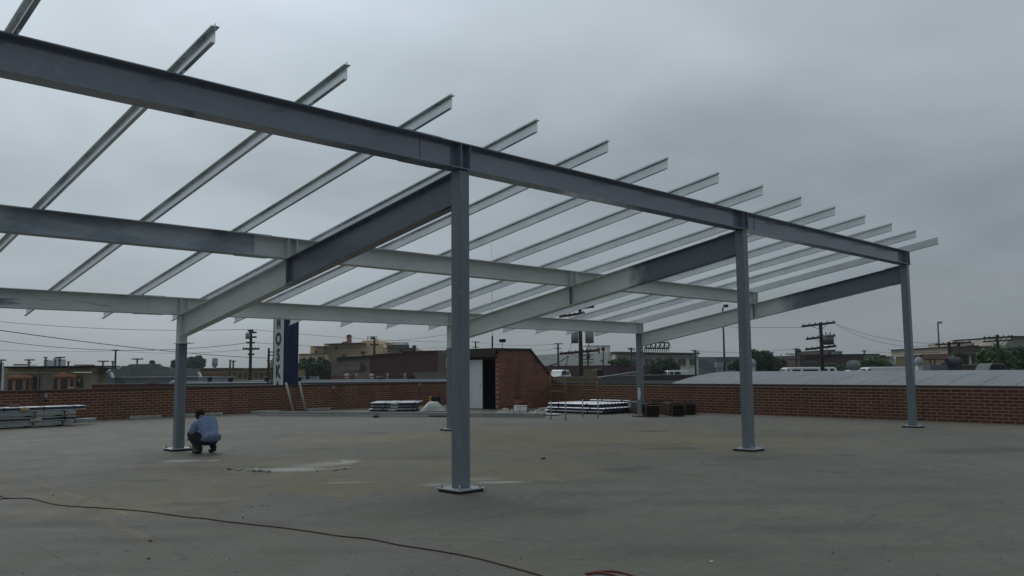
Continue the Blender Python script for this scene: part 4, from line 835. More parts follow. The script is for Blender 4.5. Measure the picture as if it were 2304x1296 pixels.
def dish(label, u, v, D, w, tilt, mat):
    T, o = bthing('satellite_dish', label, 'satellite dish', u, D, at(u, v+8, D).z); p = at(u, v, D); r = w*D/F/2
    mb = MB(o); n = 16; vs = [Vector((0, 0, 0))]+[Vector((r*q*math.cos(2*PI*j/n), .35*r*q*q, r*q*math.sin(2*PI*j/n)*.8)) for q in (.5, 1) for j in range(n)]
    rm = Euler((tilt, 0, .3)).to_matrix(); vs = [p+rm@v_ for v_ in vs]; mb.add(vs, [(0, 1+j, 1+(j+1) % n) for j in range(n)]+[(1+j, 17+j, 17+(j+1) % n, 1+(j+1) % n) for j in range(n)], True); part(mb, 'reflector', mat, T)
    mb = MB(o); mb.cyl(p, (p.x, p.y+.05, o.z), .03, n=6); part(mb, 'mount', mat, T); mb = MB(o); mb.cyl(p, p+rm@Vector((0, -r*.9, -r*.2)), .015, n=5); part(mb, 'feed_arm', mat, T)
dish('dark satellite dish on the low roof above the centre sheet stack', 857, 848, 54, 21, -.9, m_rust)
dish('grey satellite dish above the brick wall by the parked truck', 1356, 813, 75, 10, .7, m_grey)
# railing ladder by the sign
T, o = bthing('roof_ladder', 'small dark roof ladder just left of the tall sign', 'ladder', 606, 51, at(606, 866, 51).z)
mb = MB(o)
for u in (602, 611): mb.cyl(at(u, 866, 51), at(u, 842, 51), .03, n=5)
for v in (845, 850, 855, 860): mb.cyl(at(602, v, 51), at(611, v, 51), .02, n=5)
part(mb, 'rails', m_rust, T)
# cream factory
t, o = bthing('cream_factory', 'large stepped cream factory block on the skyline right of the tall sign', 'building', 810, 165, -.45)
m_cr = cmat('cream_stucco', (.85, .66, .41), scale=.12, var=.25)
for pts, d0, th in (([(674, 870), (674, 796), (700, 795.5), (700, 870)], 165, 20), ([(698, 870), (698, 780), (730, 779.5), (730, 870)], 166, 20), ([(729, 870), (729, 774.5), (815, 771.5), (815, 870)], 167, 22), ([(814, 870), (814, 766.5), (852, 765.5), (853, 870)], 168, 22), ([(852, 870), (852, 774), (862, 774), (862, 870)], 168.5, 20), ([(861, 870), (861, 783.5), (930, 783), (930, 870)], 169, 20), ([(672, 870), (672, 797.5), (736, 796), (736, 870)], 163, 2)):
    mb = MB(o); mb.poly(pts, d0, th); q_(t, mb, 'wall', m_cr)
for u0, v0, u1, v1, d in ((753, 781.5, 759, 787, 167), (709, 788.5, 714, 794, 166), (769, 798, 778, 803, 167), (871, 789.5, 877, 792, 169), (899, 788, 906, 792, 169)):
    mb = MB(o); mb.fr(u0, v0, u1, v1, d-.12, .1); w_ = q_(t, mb, 'window', M('brown_window', (.09, .045, .03), .5))
for pts in ([(698, 780.4), (730, 779.6), (730, 778.6), (698, 779.4)], [(729, 774.8), (815, 771.8), (815, 770.4), (729, 773.4)], [(861, 783.6), (930, 783.2), (930, 782.1), (861, 782.4)], [(672, 797.8), (736, 796.2), (736, 795), (672, 796.4)]):
    mb = MB(o); mb.poly(pts, 162.6, 8 if pts[0][0] != 672 else 1); q_(t, mb, 'roof_edge', cmat('dark_trim', (.12, .09, .07)))
mb = MB(o); mb.poly([(780, 773), (780, 757), (789, 757), (789.5, 773)], 170, 1); ch = q_(t, mb, 'chimney', cmat('rusty_brick', (.30, .15, .10), scale=.4)); mb = MB(o); mb.poly([(777, 756.5), (785, 752), (792, 756.5)], 169.8, 1.4); q_(ch, mb, 'chimney_cap', m_trim)
mb = MB(o); mb.poly([(768, 773), (770, 769.5), (780, 768), (780, 773)], 170, 2); q_(t, mb, 'roof_shed', m_trim)
c_ = at(894, 778, 176); rr_ = 27*176/F
mb = MB(o); mb.cyl((c_.x, c_.y, at(894, 784, 176).z), (c_.x, c_.y, at(894, 776, 176).z), rr_, n=24); tk = q_(t, mb, 'round_tank', cmat('dark_tank', (.055, .055, .065), scale=.3)); mb = MB(o)
z1_, z2_ = at(894, 776, 176).z, at(894, 771.5, 176).z
for j in range(30): a_ = 2*PI*j/30; mb.cyl((c_.x+rr_*.9*math.cos(a_), c_.y+rr_*.9*math.sin(a_), z1_), (c_.x+rr_*.9*math.cos(a_), c_.y+rr_*.9*math.sin(a_), z2_), .05, n=4, cap=False)
mb.tube([(c_.x+rr_*.9*math.cos(2*PI*j/30), c_.y+rr_*.9*math.sin(2*PI*j/30), z2_) for j in range(31)], .05, 4); q_(tk, mb, 'tank_railing', m_polef)
mb = MB(o); 
for u in (827, 834, 841, 848): mb.cyl(at(u, 765.6, 168), at(u, 756.5, 168), .06, n=4)
for v in (757, 761): mb.cyl(at(827, v, 168), at(848, v, 168), .06, n=4)
mb.fr(835, 758, 843, 763, 168, .8); q_(t, mb, 'antenna_frame', m_polef)
mb = MB(o); a_ = at(932, 776, 160); mb.cyl((a_.x, a_.y, at(932, 790, 160).z), (a_.x, a_.y, at(932, 780, 160).z), .35, n=10); mb.cyl((a_.x, a_.y, at(932, 780, 160).z), (a_.x, a_.y, at(932, 777, 160).z), .55, .3, n=10); q_(t, mb, 'stack_vent', m_rust)
# right cream block
t, o = bthing('pale_block', 'plain pale cream block partly hidden by the tall front column', 'building', 1010, 120, -.45)
mb = MB(o); mb.fr(982, 789, 1062, 860, 120, 14); q_(t, mb, 'wall', cmat('pale_cream', (.66, .58, .47), scale=.2, var=.15)); mb = MB(o); mb.fr(981, 787.6, 1063, 789.2, 119.7, 14.5); q_(t, mb, 'roof_edge', _mc['dark_trim'])
mb = MB(o); mb.fr(995.5, 828.5, 1006, 836, 119.85, .1); w_ = q_(t, mb, 'window', m_glass); mb = MB(o); mb.fr(1000.3, 828.5, 1001.1, 836, 119.8, .05); mb.fr(995.5, 832, 1006, 832.6, 119.78, .05); q_(w_, mb, 'glazing_bar', m_white)
mb = MB(o); mb.fr(985, 811.5, 1060, 812.5, 119.8, .1); q_(t, mb, 'string_course', _mc['dark_trim'])
t, o = bthing('low_tan_wall', 'low dull tan wall in front of the pale cream block', 'wall', 970, 62, -.45)
mb = MB(o); mb.fr(929, 838, 1009, 880, 62, .4); q_(t, mb, 'wall', cmat('greenish_tan', (.20, .19, .14), scale=.5)); mb = MB(o); mb.fr(928, 837, 1010, 838.2, 61.95, .5); q_(t, mb, 'coping', m_coping)
# faded brick building
t, o = bthing('brick_warehouse', 'dark red brick warehouse with a faded painted wall sign behind the left parapet', 'building', 865, 98, -.45)
m_rb = brick('far_red_brick', 0, .22*1.5, .075*1.5, (.10, .038, .030), (.065, .026, .022), (.13, .07, .055), .012)
m_fb = cmat('faded_whitewashed_brick', (.23, .195, .155), scale=.5, var=.4, stretch=(.6, 1, 2.2))
mb = MB(o); mb.poly([(832, 875), (832, 802.5), (845, 801), (845, 798), (905, 795), (908, 791.5), (985, 789.5), (985, 875)], 98, 12); q_(t, mb, 'brick_wall', m_rb)
mb = MB(o); mb.poly([(745.5, 875), (745.5, 813), (757, 811), (760, 805), (832, 802.3), (832, 875)], 98, 12); q_(t, mb, 'faded_wall', m_fb)
mb = MB(o); mb.fr(747, 845, 796, 856, 97.9, .08); q_(t, mb, 'red_band', cmat('faded_red_paint', (.22, .075, .06)))
mb = MB(o); mb.poly([(832, 802.6), (845, 801.1), (845, 798.1), (905, 795.1), (908, 791.6), (985, 789.6), (985, 788.4), (908, 790.4), (905, 793.9), (845, 796.8), (845, 800), (758, 803.8), (757, 811), (757, 806)], 97.7, 1); q_(t, mb, 'roof_edge', m_trim)
mb = MB(o); mb.poly([(806, 836), (810, 818), (816, 813), (820, 822), (824, 826), (824, 836)], 97.93, .05); q_(t, mb, 'dark_stain', cmat('dark_blue_stain', (.06, .058, .065)))
p_ = at(787, 833.5, 97.9); mtx = Matrix(((1, 0, 0, p_.x-o.x), (0, 0, -1, p_.y-o.y), (0, 1, 0, p_.z-o.z), (0, 0, 0, 1)))
text('MACHINERY', t, cmat('ghost_lettering', (.48, .44, .38)), mtx, .62, 'ghost_lettering', .68, .01, .0, 1.0)
# generic low far row to close the horizon
hz = random.Random(12)
row = [(3, 60, 826, 380), (60, 130, 829, 420), (240, 300, 832, 400), (395, 470, 830, 430), (440, 520, 828.5, 350), (525, 640, 830, 410), (1180, 1300, 818, 330), (1560, 1660, 815, 520), (1690, 1800, 812, 450), (1880, 1990, 806, 430), (1990, 2050, 815, 500), (2040, 2140, 812, 420)]
names = ['far hazy low block at the left edge above the bay window building', 'far pale low block behind the bay window building', 'far low block behind the grey stepped parapet', 'far low block behind the nearest back column', 'far low block below the small water tank', 'far low block behind the lattice pole left of the tall sign', 'far low block just right of the stair hut', 'far hazy grey block right of the pale cornice building', 'far pale block behind the round dark tree', 'far block behind the middle of the vaulted roof', 'far hazy block left of the far tall column', 'far hazy block right of the far tall column']
for (u0, u1, vt, D), lb in zip(row, names):
    T, o = bthing('distant_building', lb, 'building', (u0+u1)/2, D, -.45, 'distant buildings on the horizon'); g = hz.uniform(.16, .30)
    mt_ = cmat('far_wall_%d' % int(g*20), (g, g*.97, g*.93), scale=.05)
    mb = MB(o); mb.fr(u0, vt, u1, 850, D, 15); part(mb, 'wall', mt_, T); mb = MB(o); u = u0+4
    mb.fr(u0-.5, vt-1, u1+.5, vt+.3, D-.3, 16); part(mb, 'roof_edge', _mc['dark_trim'], T)
    k_ = 0
    while u < u1-8 and k_ < 6:
        mb = MB(o); mb.fr(u, vt+4, u+4, vt+8, D-.1, .08); part(mb, 'window', m_glass, T); u += 15; k_ += 1
T, o = bthing('water_tank', 'small pale cylindrical water tank on the skyline left of the lattice pole', 'water tank', 483.5, 320, -.45)
a_ = at(483.5, 815, 320); rr_ = 6.2*320/F; mb = MB(o); mb.cyl((a_.x, a_.y, at(483, 824, 320).z), (a_.x, a_.y, at(483, 807.5, 320).z), rr_, n=18); part(mb, 'tank', cmat('tank_metal', (.30, .32, .33), scale=.2), T); mb = MB(o); mb.cyl((a_.x, a_.y, at(483, 807.5, 320).z), (a_.x, a_.y, at(483, 805.5, 320).z), rr_*1.06, rr_*.5, n=18); part(mb, 'lid', m_grey, T)
mb = MB(o); mb.cyl((a_.x, a_.y, -.4), (a_.x, a_.y, at(483, 824, 320).z), rr_*.6, n=8); part(mb, 'stand', m_grey, T)
for k_, (u0, u1, vt, D, lb) in enumerate(((97, 107, 812.5, 500, 'faint hazy grey tower at the left between two small poles'), (117, 129, 808, 520, 'faint hazy pale tower at the left behind the second small pole'))):
    T, o = bthing('distant_tower', lb, 'building', (u0+u1)/2, D, -.45, 'distant buildings on the horizon'); mb = MB(o); mb.fr(u0, vt, u1, 850, D, 10); mb.fr(u0+3, vt-3, u1-3, vt, D+1, 6); part(mb, 'wall', cmat('hazy_grey', (.42, .45, .47), scale=.05, var=.1), T)
# pale cornice building right of hut
t, o = bthing('pale_cornice_building', 'long pale building with a dark cornice, windows and a billboard frame on its roof', 'building', 1430, 120, -.45)
m_pw = cmat('pale_weathered_plaster', (.76, .77, .71), scale=.15, var=.14)
mb = MB(o); mb.poly([(1205, 880), (1205, 799.5), (1250, 796.5), (1384, 793), (1384, 880)], 124, 10); q_(t, mb, 'side_wall', m_pw)
mb = MB(o); mb.poly([(1318, 800), (1318, 779), (1373, 778), (1373, 800)], 126, 6); q_(t, mb, 'roof_house', m_pw); mb = MB(o); mb.fr(1317, 777, 1374, 778.4, 125.8, 6.4); q_(t, mb, 'roof_house_edge', m_grey)
mb = MB(o); mb.poly([(1384, 880), (1384, 797), (1571, 799), (1571, 880)], 120, 14); q_(t, mb, 'front_wall', m_pw)
mb = MB(o); mb.poly([(1381, 791), (1576, 794), (1573, 797.5), (1384, 796)], 119, 15.5); q_(t, mb, 'cornice', cmat('dark_olive_cornice', (.075, .07, .05)))
mb = MB(o); mb.poly([(1386, 803), (1571, 804.2), (1571, 805.4), (1386, 804.3)], 119.85, .14); q_(t, mb, 'string_course', m_grey)
for u0, u1 in ((1399, 1417), (1425, 1435), (1450, 1469), (1476, 1495), (1503, 1520), (1525, 1543), (1552, 1565)):
    mb = MB(o); mb.fr(u0, 807.3, u1, 822, 119.9, .08); w_ = q_(t, mb, 'window', cmat('dusty_glass', (.10, .10, .085), rough=.4))
    mb = MB(o); mb.fr(u0-.5, 822, u1+.5, 823, 119.75, .2); q_(w_, mb, 'sill', m_pw); mb = MB(o); mb.fr((u0+u1)/2-.3, 807.3, (u0+u1)/2+.3, 822, 119.85, .05); mb.fr(u0, 814, u1, 814.5, 119.86, .05); q_(w_, mb, 'glazing_bar', m_grey)
mb = MB(o); D_ = 123
A_ = [at(1447, 791, D_), at(1458, 771, D_), at(1505, 771, D_), at(1505, 784.5, D_)]
for v in (771, 783.5): mb.cyl(at(1449+(784-v)*.5, v, D_), at(1505, v, D_), .12, n=5)
for i in range(6):
    u = 1449+i*10; mb.cyl(at(u, 791, D_), at(u+7, 771, D_), .09, n=4); mb.cyl(at(u+6, 791, D_+1.5), at(u+6.5, 771, D_), .07, n=4)
    mb.cyl(at(u+6, 771, D_), at(u+11, 783, D_), .05, n=4)
q_(t, mb, 'billboard_frame', m_polef)
T, o = bthing('roof_sign', 'small dark square sign on a post against the pale roof house', 'sign', 1357, 100, -.45)
mb = MB(o); mb.fr(1353, 782, 1361, 789, 100, .1); part(mb, 'board', m_rust, T); mb = MB(o); mb.cyl(at(1357, 778, 100.1), Vector((at(1357, 800, 100).x, 100.1, -.4)), .08, n=5); part(mb, 'post', m_rust, T)
# brick yard wall behind cars
t, o = bthing('yard_wall', 'long low brick yard wall behind the white car and the truck', 'brick wall', 1340, 108, -.45)
mb = MB(o); mb.fr(1216, 821, 1459, 862, 108, .5); q_(t, mb, 'wall', cmat('dull_yard_brick', (.115, .062, .055), scale=.6, var=.3)); mb = MB(o); mb.fr(1216, 819.6, 1330, 821, 107.9, .7); mb.fr(1330, 818.8, 1459, 820, 107.9, .7); q_(t, mb, 'coping', m_coping)
t, o = bthing('ramp_wall', 'grey concrete ramp wall beyond the right parapet near the stair hut', 'wall', 1340, 50, -.45)
mb = MB(o); mb.poly([(1236, 880), (1236, 847.5), (1436, 845), (1436, 880)], 50, .4); q_(t, mb, 'wall', cmat('grey_green_concrete', (.15, .16, .15), scale=.6)); 
mb = MB(o); mb.cyl(at(1345, 850, 49.8), at(1432, 837, 49.8), .05, n=8)
for u, v in ((1352, 849), (1392, 843), (1428, 837.7)): mb.cyl(at(u, v, 49.8), at(u, v+9, 49.8), .03, n=5)
q_(t, mb, 'handrail', m_grey)
t, o = bthing('flat_canopy', 'low dark flat roof between the ramp and the vaulted roof', 'roof', 1490, 58, -.45)
mb = MB(o); mb.poly([(1415, 856), (1418, 845), (1570, 843), (1570, 856)], 58, 5); q_(t, mb, 'fascia', m_trim); mb = MB(o); mb.fr(1412, 856, 1600, 880, 57, 8); q_(t, mb, 'wall', m_gr)
# ------------------------------------------------------------ vaulted roof
vr = thing('vaulted_roof', 'long low grey barrel-vaulted roof just beyond the right brick wall', 'roof', (21.2, 12.2, -.45), -ang)
def vault_mat():
    t = NT('grey_roll_roofing'); sx = t.new('ShaderNodeSeparateXYZ'); t.l.new(t.tc.outputs['Object'], sx.inputs[0])
    y = t.math('DIVIDE', sx.outputs[1], 1.02); fr = t.math('FRACT', y); sm = t.rng(t.math('ABSOLUTE', t.math('SUBTRACT', fr, .5)), .465, .485, 0, 1)
    n = t.rng(t.noise(.7, 5), .3, .7); col = t.mix(n, (.225, .245, .25), (.27, .29, .30)); nb = t.noise(3, 4, .7, t.scaled((1, .25, 1)))
    col = t.mix(t.math('MULTIPLY', sm, t.rng(nb, .35, .6, .25, .9)), col, (.09, .10, .105)); col = t.mix(t.rng(nb, .6, .8, 0, .3), col, (.15, .16, .16))
    t.bump(sm, .4, .02); return t.done(col, .75)
mb = MB(); nv = 22; pr = []
for i in range(nv+1):
    x = 12.0*i/nv; pr.append((x, 1.17+.79*(1-((x-6)/6)**2)))
vs = [(x, y, z) for y in (-42, 0) for x, z in pr]; n = nv+1
mb.add(vs, [(i, i+1, n+i+1, n+i) for i in range(nv)], True); part(mb, 'vault', vault_mat(), vr)
mb = MB(); mb.add([(x, 0.0, z) for x, z in pr]+[(12, 0, 0), (0, 0, 0)], [tuple(range(n+2))]); mb.add([(0, -42, 0), (0, 0, 0), (0, 0, 1.17), (0, -42, 1.17)], [(0, 1, 2, 3)]); part(mb, 'end_wall', m_gr, vr)
mb = MB(); mb.box(-.06, .02, -42, 0, 1.10, 1.175); part(mb, 'eaves_strip', m_rust, vr)
# ------------------------------------------------------------ poles and wires
def pole(label, u, vt, D, r, arms, name='utility_pole', cat='utility pole', mat=None, vb=None, extra=None, lean=0, group='utility poles'):
    mat = mat or m_polef; zb = at(u, vb, D).z if vb else -.45
    T, o = bthing(name, label, cat, u, D, zb, group)
    a_ = at(u, vt, D); mb = MB(o); mb.cyl((a_.x+lean, D, zb), (a_.x, D, a_.z), r*1.15, r*.85, n=10); part(mb, 'pole', mat, T)
    for (v, l, rr, tl) in arms:
        A = at(u-l, v+tl, D-r); B = at(u+rr, v-tl, D-r); mb = MB(o); mb.bar(A, B, r*(1.0 if r > .13 else .75), r*(1.15 if r > .13 else .8)); am = part(mb, 'crossarm', mat, T)
        if (l+rr)*D/F > 1.2 and l+rr > 14:
            mb = MB(o); nn = 6
            for k_ in range(nn):
                q = A.lerp(B, (k_+.25)/(nn-.5)); mb.cyl(q, q+Vector((0, 0, r*1.3)), r*.28, r*.2, n=6)
            part(mb, 'insulators', mat, am)
            mb = MB(o); c0_ = A.lerp(B, .22); c1_ = A.lerp(B, .78); cz = Vector((a_.x, D-r, at(u, v, D).z-(l+rr)*.16*D/F))
            mb.cyl(c0_, cz, r*.14, n=4); mb.cyl(c1_, cz, r*.14, n=4); part(mb, 'arm_brace', mat, am)
    if extra: extra(T, o, a_, D, r)
    return T
m_xf = M('transformer_grey', (.22, .25, .26), .45)
def xform(du, v0, v1, w, mat=None, dy=-.45):
    def f(T, o, a_, D, r):
        for d_, wv in (du if isinstance(du, list) else [(du, w)]):
            x = a_.x+d_*D/F; rr = wv*D/F/2; z0, z1 = at(1152, v1, D).z, at(1152, v0, D).z; sh_ = (a_.x/D)*F*.00858*D/F
            mb = MB(o); mb.cyl((x, D+dy, z0-sh_*0), (x, D+dy, z1), rr*.94, rr, n=18); mb.cyl((x, D+dy, z1), (x, D+dy, z1+.06), rr*1.05, rr*.9, n=18)
            for s_ in (-.4, .4): mb.cyl((x+s_*rr, D+dy, z1+.05), (x+s_*rr, D+dy, z1+.3), .035, n=6)
            part(mb, 'transformer', mat or m_xf, T)
    return f
pole('tall slender utility pole with a transformer and four crossarms left of the tall sign', 565, 741, 95, .17, [(744, 7, 5, 0), (748, 4, 12, 0), (758.5, 5, 12, 0), (771, 11, 8, 0), (785, 18.5, 18.5, 0), (797, 7, 7, 0)], extra=xform(-4, 746.5, 758, 11))
pole('short thick bare post with crossarm stubs just left of the tall sign', 605, 783, 80, .12, [(792, 1, 12, 0), (799, 1, 12, 0), (812, 5, 6, 0)])
pole('rusty bare post above the ochre building between the worker and the sign', 518, 809, 88, .11, [], mat=M('rusty_post', (.10, .05, .03), .8))
pole('dark pole with one short crossarm beside the grey stepped parapet', 260.5, 786.5, 120, .15, [(788, 8, 7, 0)])
small = [(3, 809, 5, 11, 'far small pole at the left edge'), (65.5, 808.5, 10, 12, 'far small pole with a wide crossarm above the first orange bay window'), (103, 803, 5, 4, 'far small pole in front of the faint grey tower'), (124.5, 809, 0, 0, 'far short bare post in front of the faint pale tower'), (134.5, 803, 10, 12, 'far small pole with a wide crossarm right of the faint pale tower'), (154, 813, 3, 4, 'far tiny pole above the second orange bay window'), (232, 811.5, 12, 13, 'far small pole left of the grey stepped parapet'), (254, 812, 4, 4, 'far thin pole close beside the dark single-arm pole'), (309, 806.5, 13, 13, 'far pole with a wide crossarm above the top of the stepped parapet'), (437, 804, 15, 8, 'far pole in front of the dark bushy tree behind the back column'), (525, 811, 4, 6, 'far tiny pole right of the rusty post')]
for u, vt, l, rr, lb in small:
    pole(lb, u, vt, 260, .30, [(vt+1.5, l, rr, 0)]+([(vt+8, 4, 5, 0)] if u in (65.5, 134.5, 3, 103) else []) if l else [], vb=None)
pole('far pole with double crossarms just left of the stair hut roof antenna', 1070, 768, 130, .13, [(769.5, 8, 9, 0), (781, 8, 9, 0)])
pole('brown pole with one crossarm in front of the cream factory', 842.5, 762, 140, .22, [(776, 10, 10, 0)], mat=M('brown_pole_wood', (.05, .03, .018), .9))
pole('small rust coloured pole with two arms in front of the cream factory', 818, 790, 140, .16, [(792.5, 7, 7, 0), (795.5, 7, 3, 0)], mat=_mc['brown_pole_wood'])
pole('thin dark pole with two crossarms between the stair hut and the big brown pole', 1255.5, 772, 100, .12, [(773.5, 9, 11, 0), (783.5, 8, 8, 0)])
pole('big brown utility pole with two grey transformers behind the canopy', 1305, 696, 62, .155, [(708.5, 47, 11, 4), (691.5, 2, 32, 2), (792, 46, 44, 4)], mat=m_pole, extra=xform([(-14, 17), (19, 20)], 748, 774, 17))
pole('small dark pole with a boxy transformer just right of the big brown pole', 1322.5, 786, 95, .10, [(799, 12, 12, 0), (808.5, 12, 13, 0), (816, 13, 12, 0)], extra=xform(0, 800, 808, 9, m_rust))
T = thing('arm_marker', 'red marker panel on the end of the big brown pole crossarm', 'marker panel', toW(at(1348, 789, 61.7).x, 61.7, at(1348, 789, 61.7).z), -TH); mb = MB(); mb.box(-.06, .06, -.04, .04, -.20, .19); part(mb, 'panel', M('red_plastic', (.32, .03, .03), .5), T)
pole('pole with a wide crossarm in front of the pale cornice building left part', 1420, 782, 105, .12, [(784, 9, 9, -1), (787, 7, 9, -1)])
pole('pole with double crossarms in front of the right end of the pale cornice building', 1564, 787, 105, .12, [(789, 9, 9, -1), (792, 5, 8, -1)])
pole('very tall thin lamp mast with a dark floodlight left of the middle tall column', 1626, 692, 85, .10, [], 'lamp_mast', 'street lamp', M('mast_grey', (.06, .065, .07), .6), group='tall lamp masts', extra=lambda T, o, a_, D, r: (lambda mb: (mb.cyl(a_, a_+Vector((.22, 0, .12)), .05, n=6), mb.box(a_.x+.10, a_.x+.55, D-.15, D+.15, a_.z+.02, a_.z+.30), part(mb, 'lamp_head', m_rust, T, bev=.05)))(MB(o)))
pole('tall thin lamp mast with a small lamp head near the right edge', 2110, 728, 85, .085, [], 'lamp_mast', 'street lamp', _mc['mast_grey'], group='tall lamp masts', extra=lambda T, o, a_, D, r: (lambda mb: (mb.box(a_.x-.02, a_.x+.42, D-.12, D+.12, a_.z+.0, a_.z+.20), mb.cyl(a_, a_+Vector((.1, 0, .25)), .06, n=6), part(mb, 'lamp_head', m_grey, T, bev=.04)))(MB(o)))
pole('large dark utility pole with three wide crossarms and a transformer above the vaulted roof', 1846, 725.5, 62, .14, [(730, 42, 33, 4.5), (759, 32, 33, 4), (782.5, 34, 35, 4), (804, 32, 34, 4)], extra=xform(11, 763, 782, 24, M('dark_green_transformer', (.09, .11, .11), .5)))
pole('pole with a wide crossarm half hidden behind the far tree tops', 1720, 789, 200, .22, [(790.5, 8, 10, 0)])
pole('thin pole with a box, between the large dark tree and the large utility pole', 1790.5, 784, 110, .13, [(785.5, 7, 8, 0), (797, 22, 8, 0), (808.5, 22, 8, 0)], extra=xform(2, 793, 799, 14, m_rust))
pole('far tiny pole above the dark brick block with the faded rooftop lettering', 1944.5, 788.5, 230, .25, [(789.5, 5, 5, 0)])
pole('far tiny pole left of the far tall column', 2006.5, 806, 200, .2, [(810, 8, 13, 0)])
pole('dark pole with a long crossarm rising behind the brown roofed hood, left of two', 2135, 769, 60, .13, [(773, 31, 50, 3)])
pole('dark pole rising behind the brown roofed hood, right of two', 2156, 770, 58, .13, [(771, 12, 11, 0), (797, 9, 12, 0)], mat=m_pole)
pole('dark pole with two crossarms and a lamp at the right edge', 2243.5, 753, 66, .13, [(759, 31, 28, 1.5), (767, 31, 36, 2)], extra=lambda T, o, a_, D, r: (lambda mb: (mb.ball(at(2276, 757, D-.3), .13, 10, (1.3, .8, .8)), part(mb, 'lamp_head', m_rust, T)))(MB(o)))
pole('thin far pole just right of the far tall column', 2062, 785, 120, .1, [(787, 5, 5, 0)], mat=m_grey)
def wire(label, pts, D0, D1, r, sag=0):
    q = []; n = 24; a_, b_ = at(pts[0][0], pts[0][1], D0), at(pts[1][0], pts[1][1], D1)
    for i in range(n+1):
        s_ = i/n; p = a_.lerp(b_, s_); p.z -= sag*4*s_*(1-s_)
        q.append(toW(p.x, p.y, p.z))
    o0 = q[0].copy(); mb = MB(o0); mb.tube(q, r, 5); o = mb.build('overhead_wire', m_polef, None, o0); return tag(o, label, 'wire', 'overhead wires')
wire('thick black wire sloping down from the left edge past the nearest back column', [(-30, 739), (605, 806)], 42, 80, .022, .25)
wire('thin wire crossing the left sky highest, above the thick black one', [(-20, 722), (560, 741)], 90, 95, .022, .45)
wire('thin wire sloping from the left edge below the thick black one', [(-20, 764), (560, 771)], 90, 95, .028, 1.0)
wire('faint level wire low in the left sky above the small far poles', [(-20, 787), (262, 789)], 110, 120, .018, .2)
wire('faint level wire between the dark single-arm pole and the column', [(262, 789), (560, 786)], 120, 95, .018, .4)
wire('thin wire from the lattice pole towards the tall sign, upper', [(567, 741), (1000, 769)], 95, 130, .02, .3)
wire('thin wire from the lattice pole towards the tall sign, lower', [(567, 771), (1000, 782)], 95, 130, .02, .3)
wire('faint wire rising rightwards behind the tall front column', [(860, 768), (1070, 742)], 140, 90, .02, .2)
wire('faint wire from the stair hut pole to the thin pole by the big brown pole', [(1070, 770), (1256, 774)], 130, 100, .018, .3)
wire('faint wire low between the stair hut and the thin dark pole', [(1200, 789), (1256, 783)], 130, 100, .018, .1)
wire('faint wire left of the large utility pole, upper', [(1600, 733), (1812, 736)], 85, 62, .014, .1)
wire('faint level wire right of the lamp mast behind the middle column', [(1566, 790), (1784, 785)], 105, 110, .018, .3)
wire('faint wire sloping right from the large utility pole, upper', [(1880, 729), (2110, 772)], 62, 60, .011, .4)
wire('faint wire sloping right from the large utility pole, lower', [(1880, 731), (2110, 775)], 62, 60, .011, .65)
wire('faint level wire across the right sky', [(1946, 789.5), (2112, 793)], 230, 60, .02, .2)
wire('faint wire rising to the two-arm pole at the right edge', [(2180, 772), (2214, 758)], 60, 66, .012, .1)
for i, (pts, lb) in enumerate((([(1278, 801), (1236, 822)], 'slack black service cable dropping left from the big brown pole, upper'), ([(1271, 806), (1222, 827)], 'slack black service cable dropping left from the big brown pole, lower'), ([(1279, 800), (1265, 852)], 'black cable hanging down between the big brown pole and the white car'), ([(1331, 748), (1318, 787)], 'black jumper cable below the right grey transformer'), ([(1285, 772), (1283, 790)], 'black jumper cable below the left grey transformer'))):
    wire(lb, pts, 61.5, 61.5 if i > 1 else 58, .03 if i != 4 else .015, .12 if i < 3 else .3)
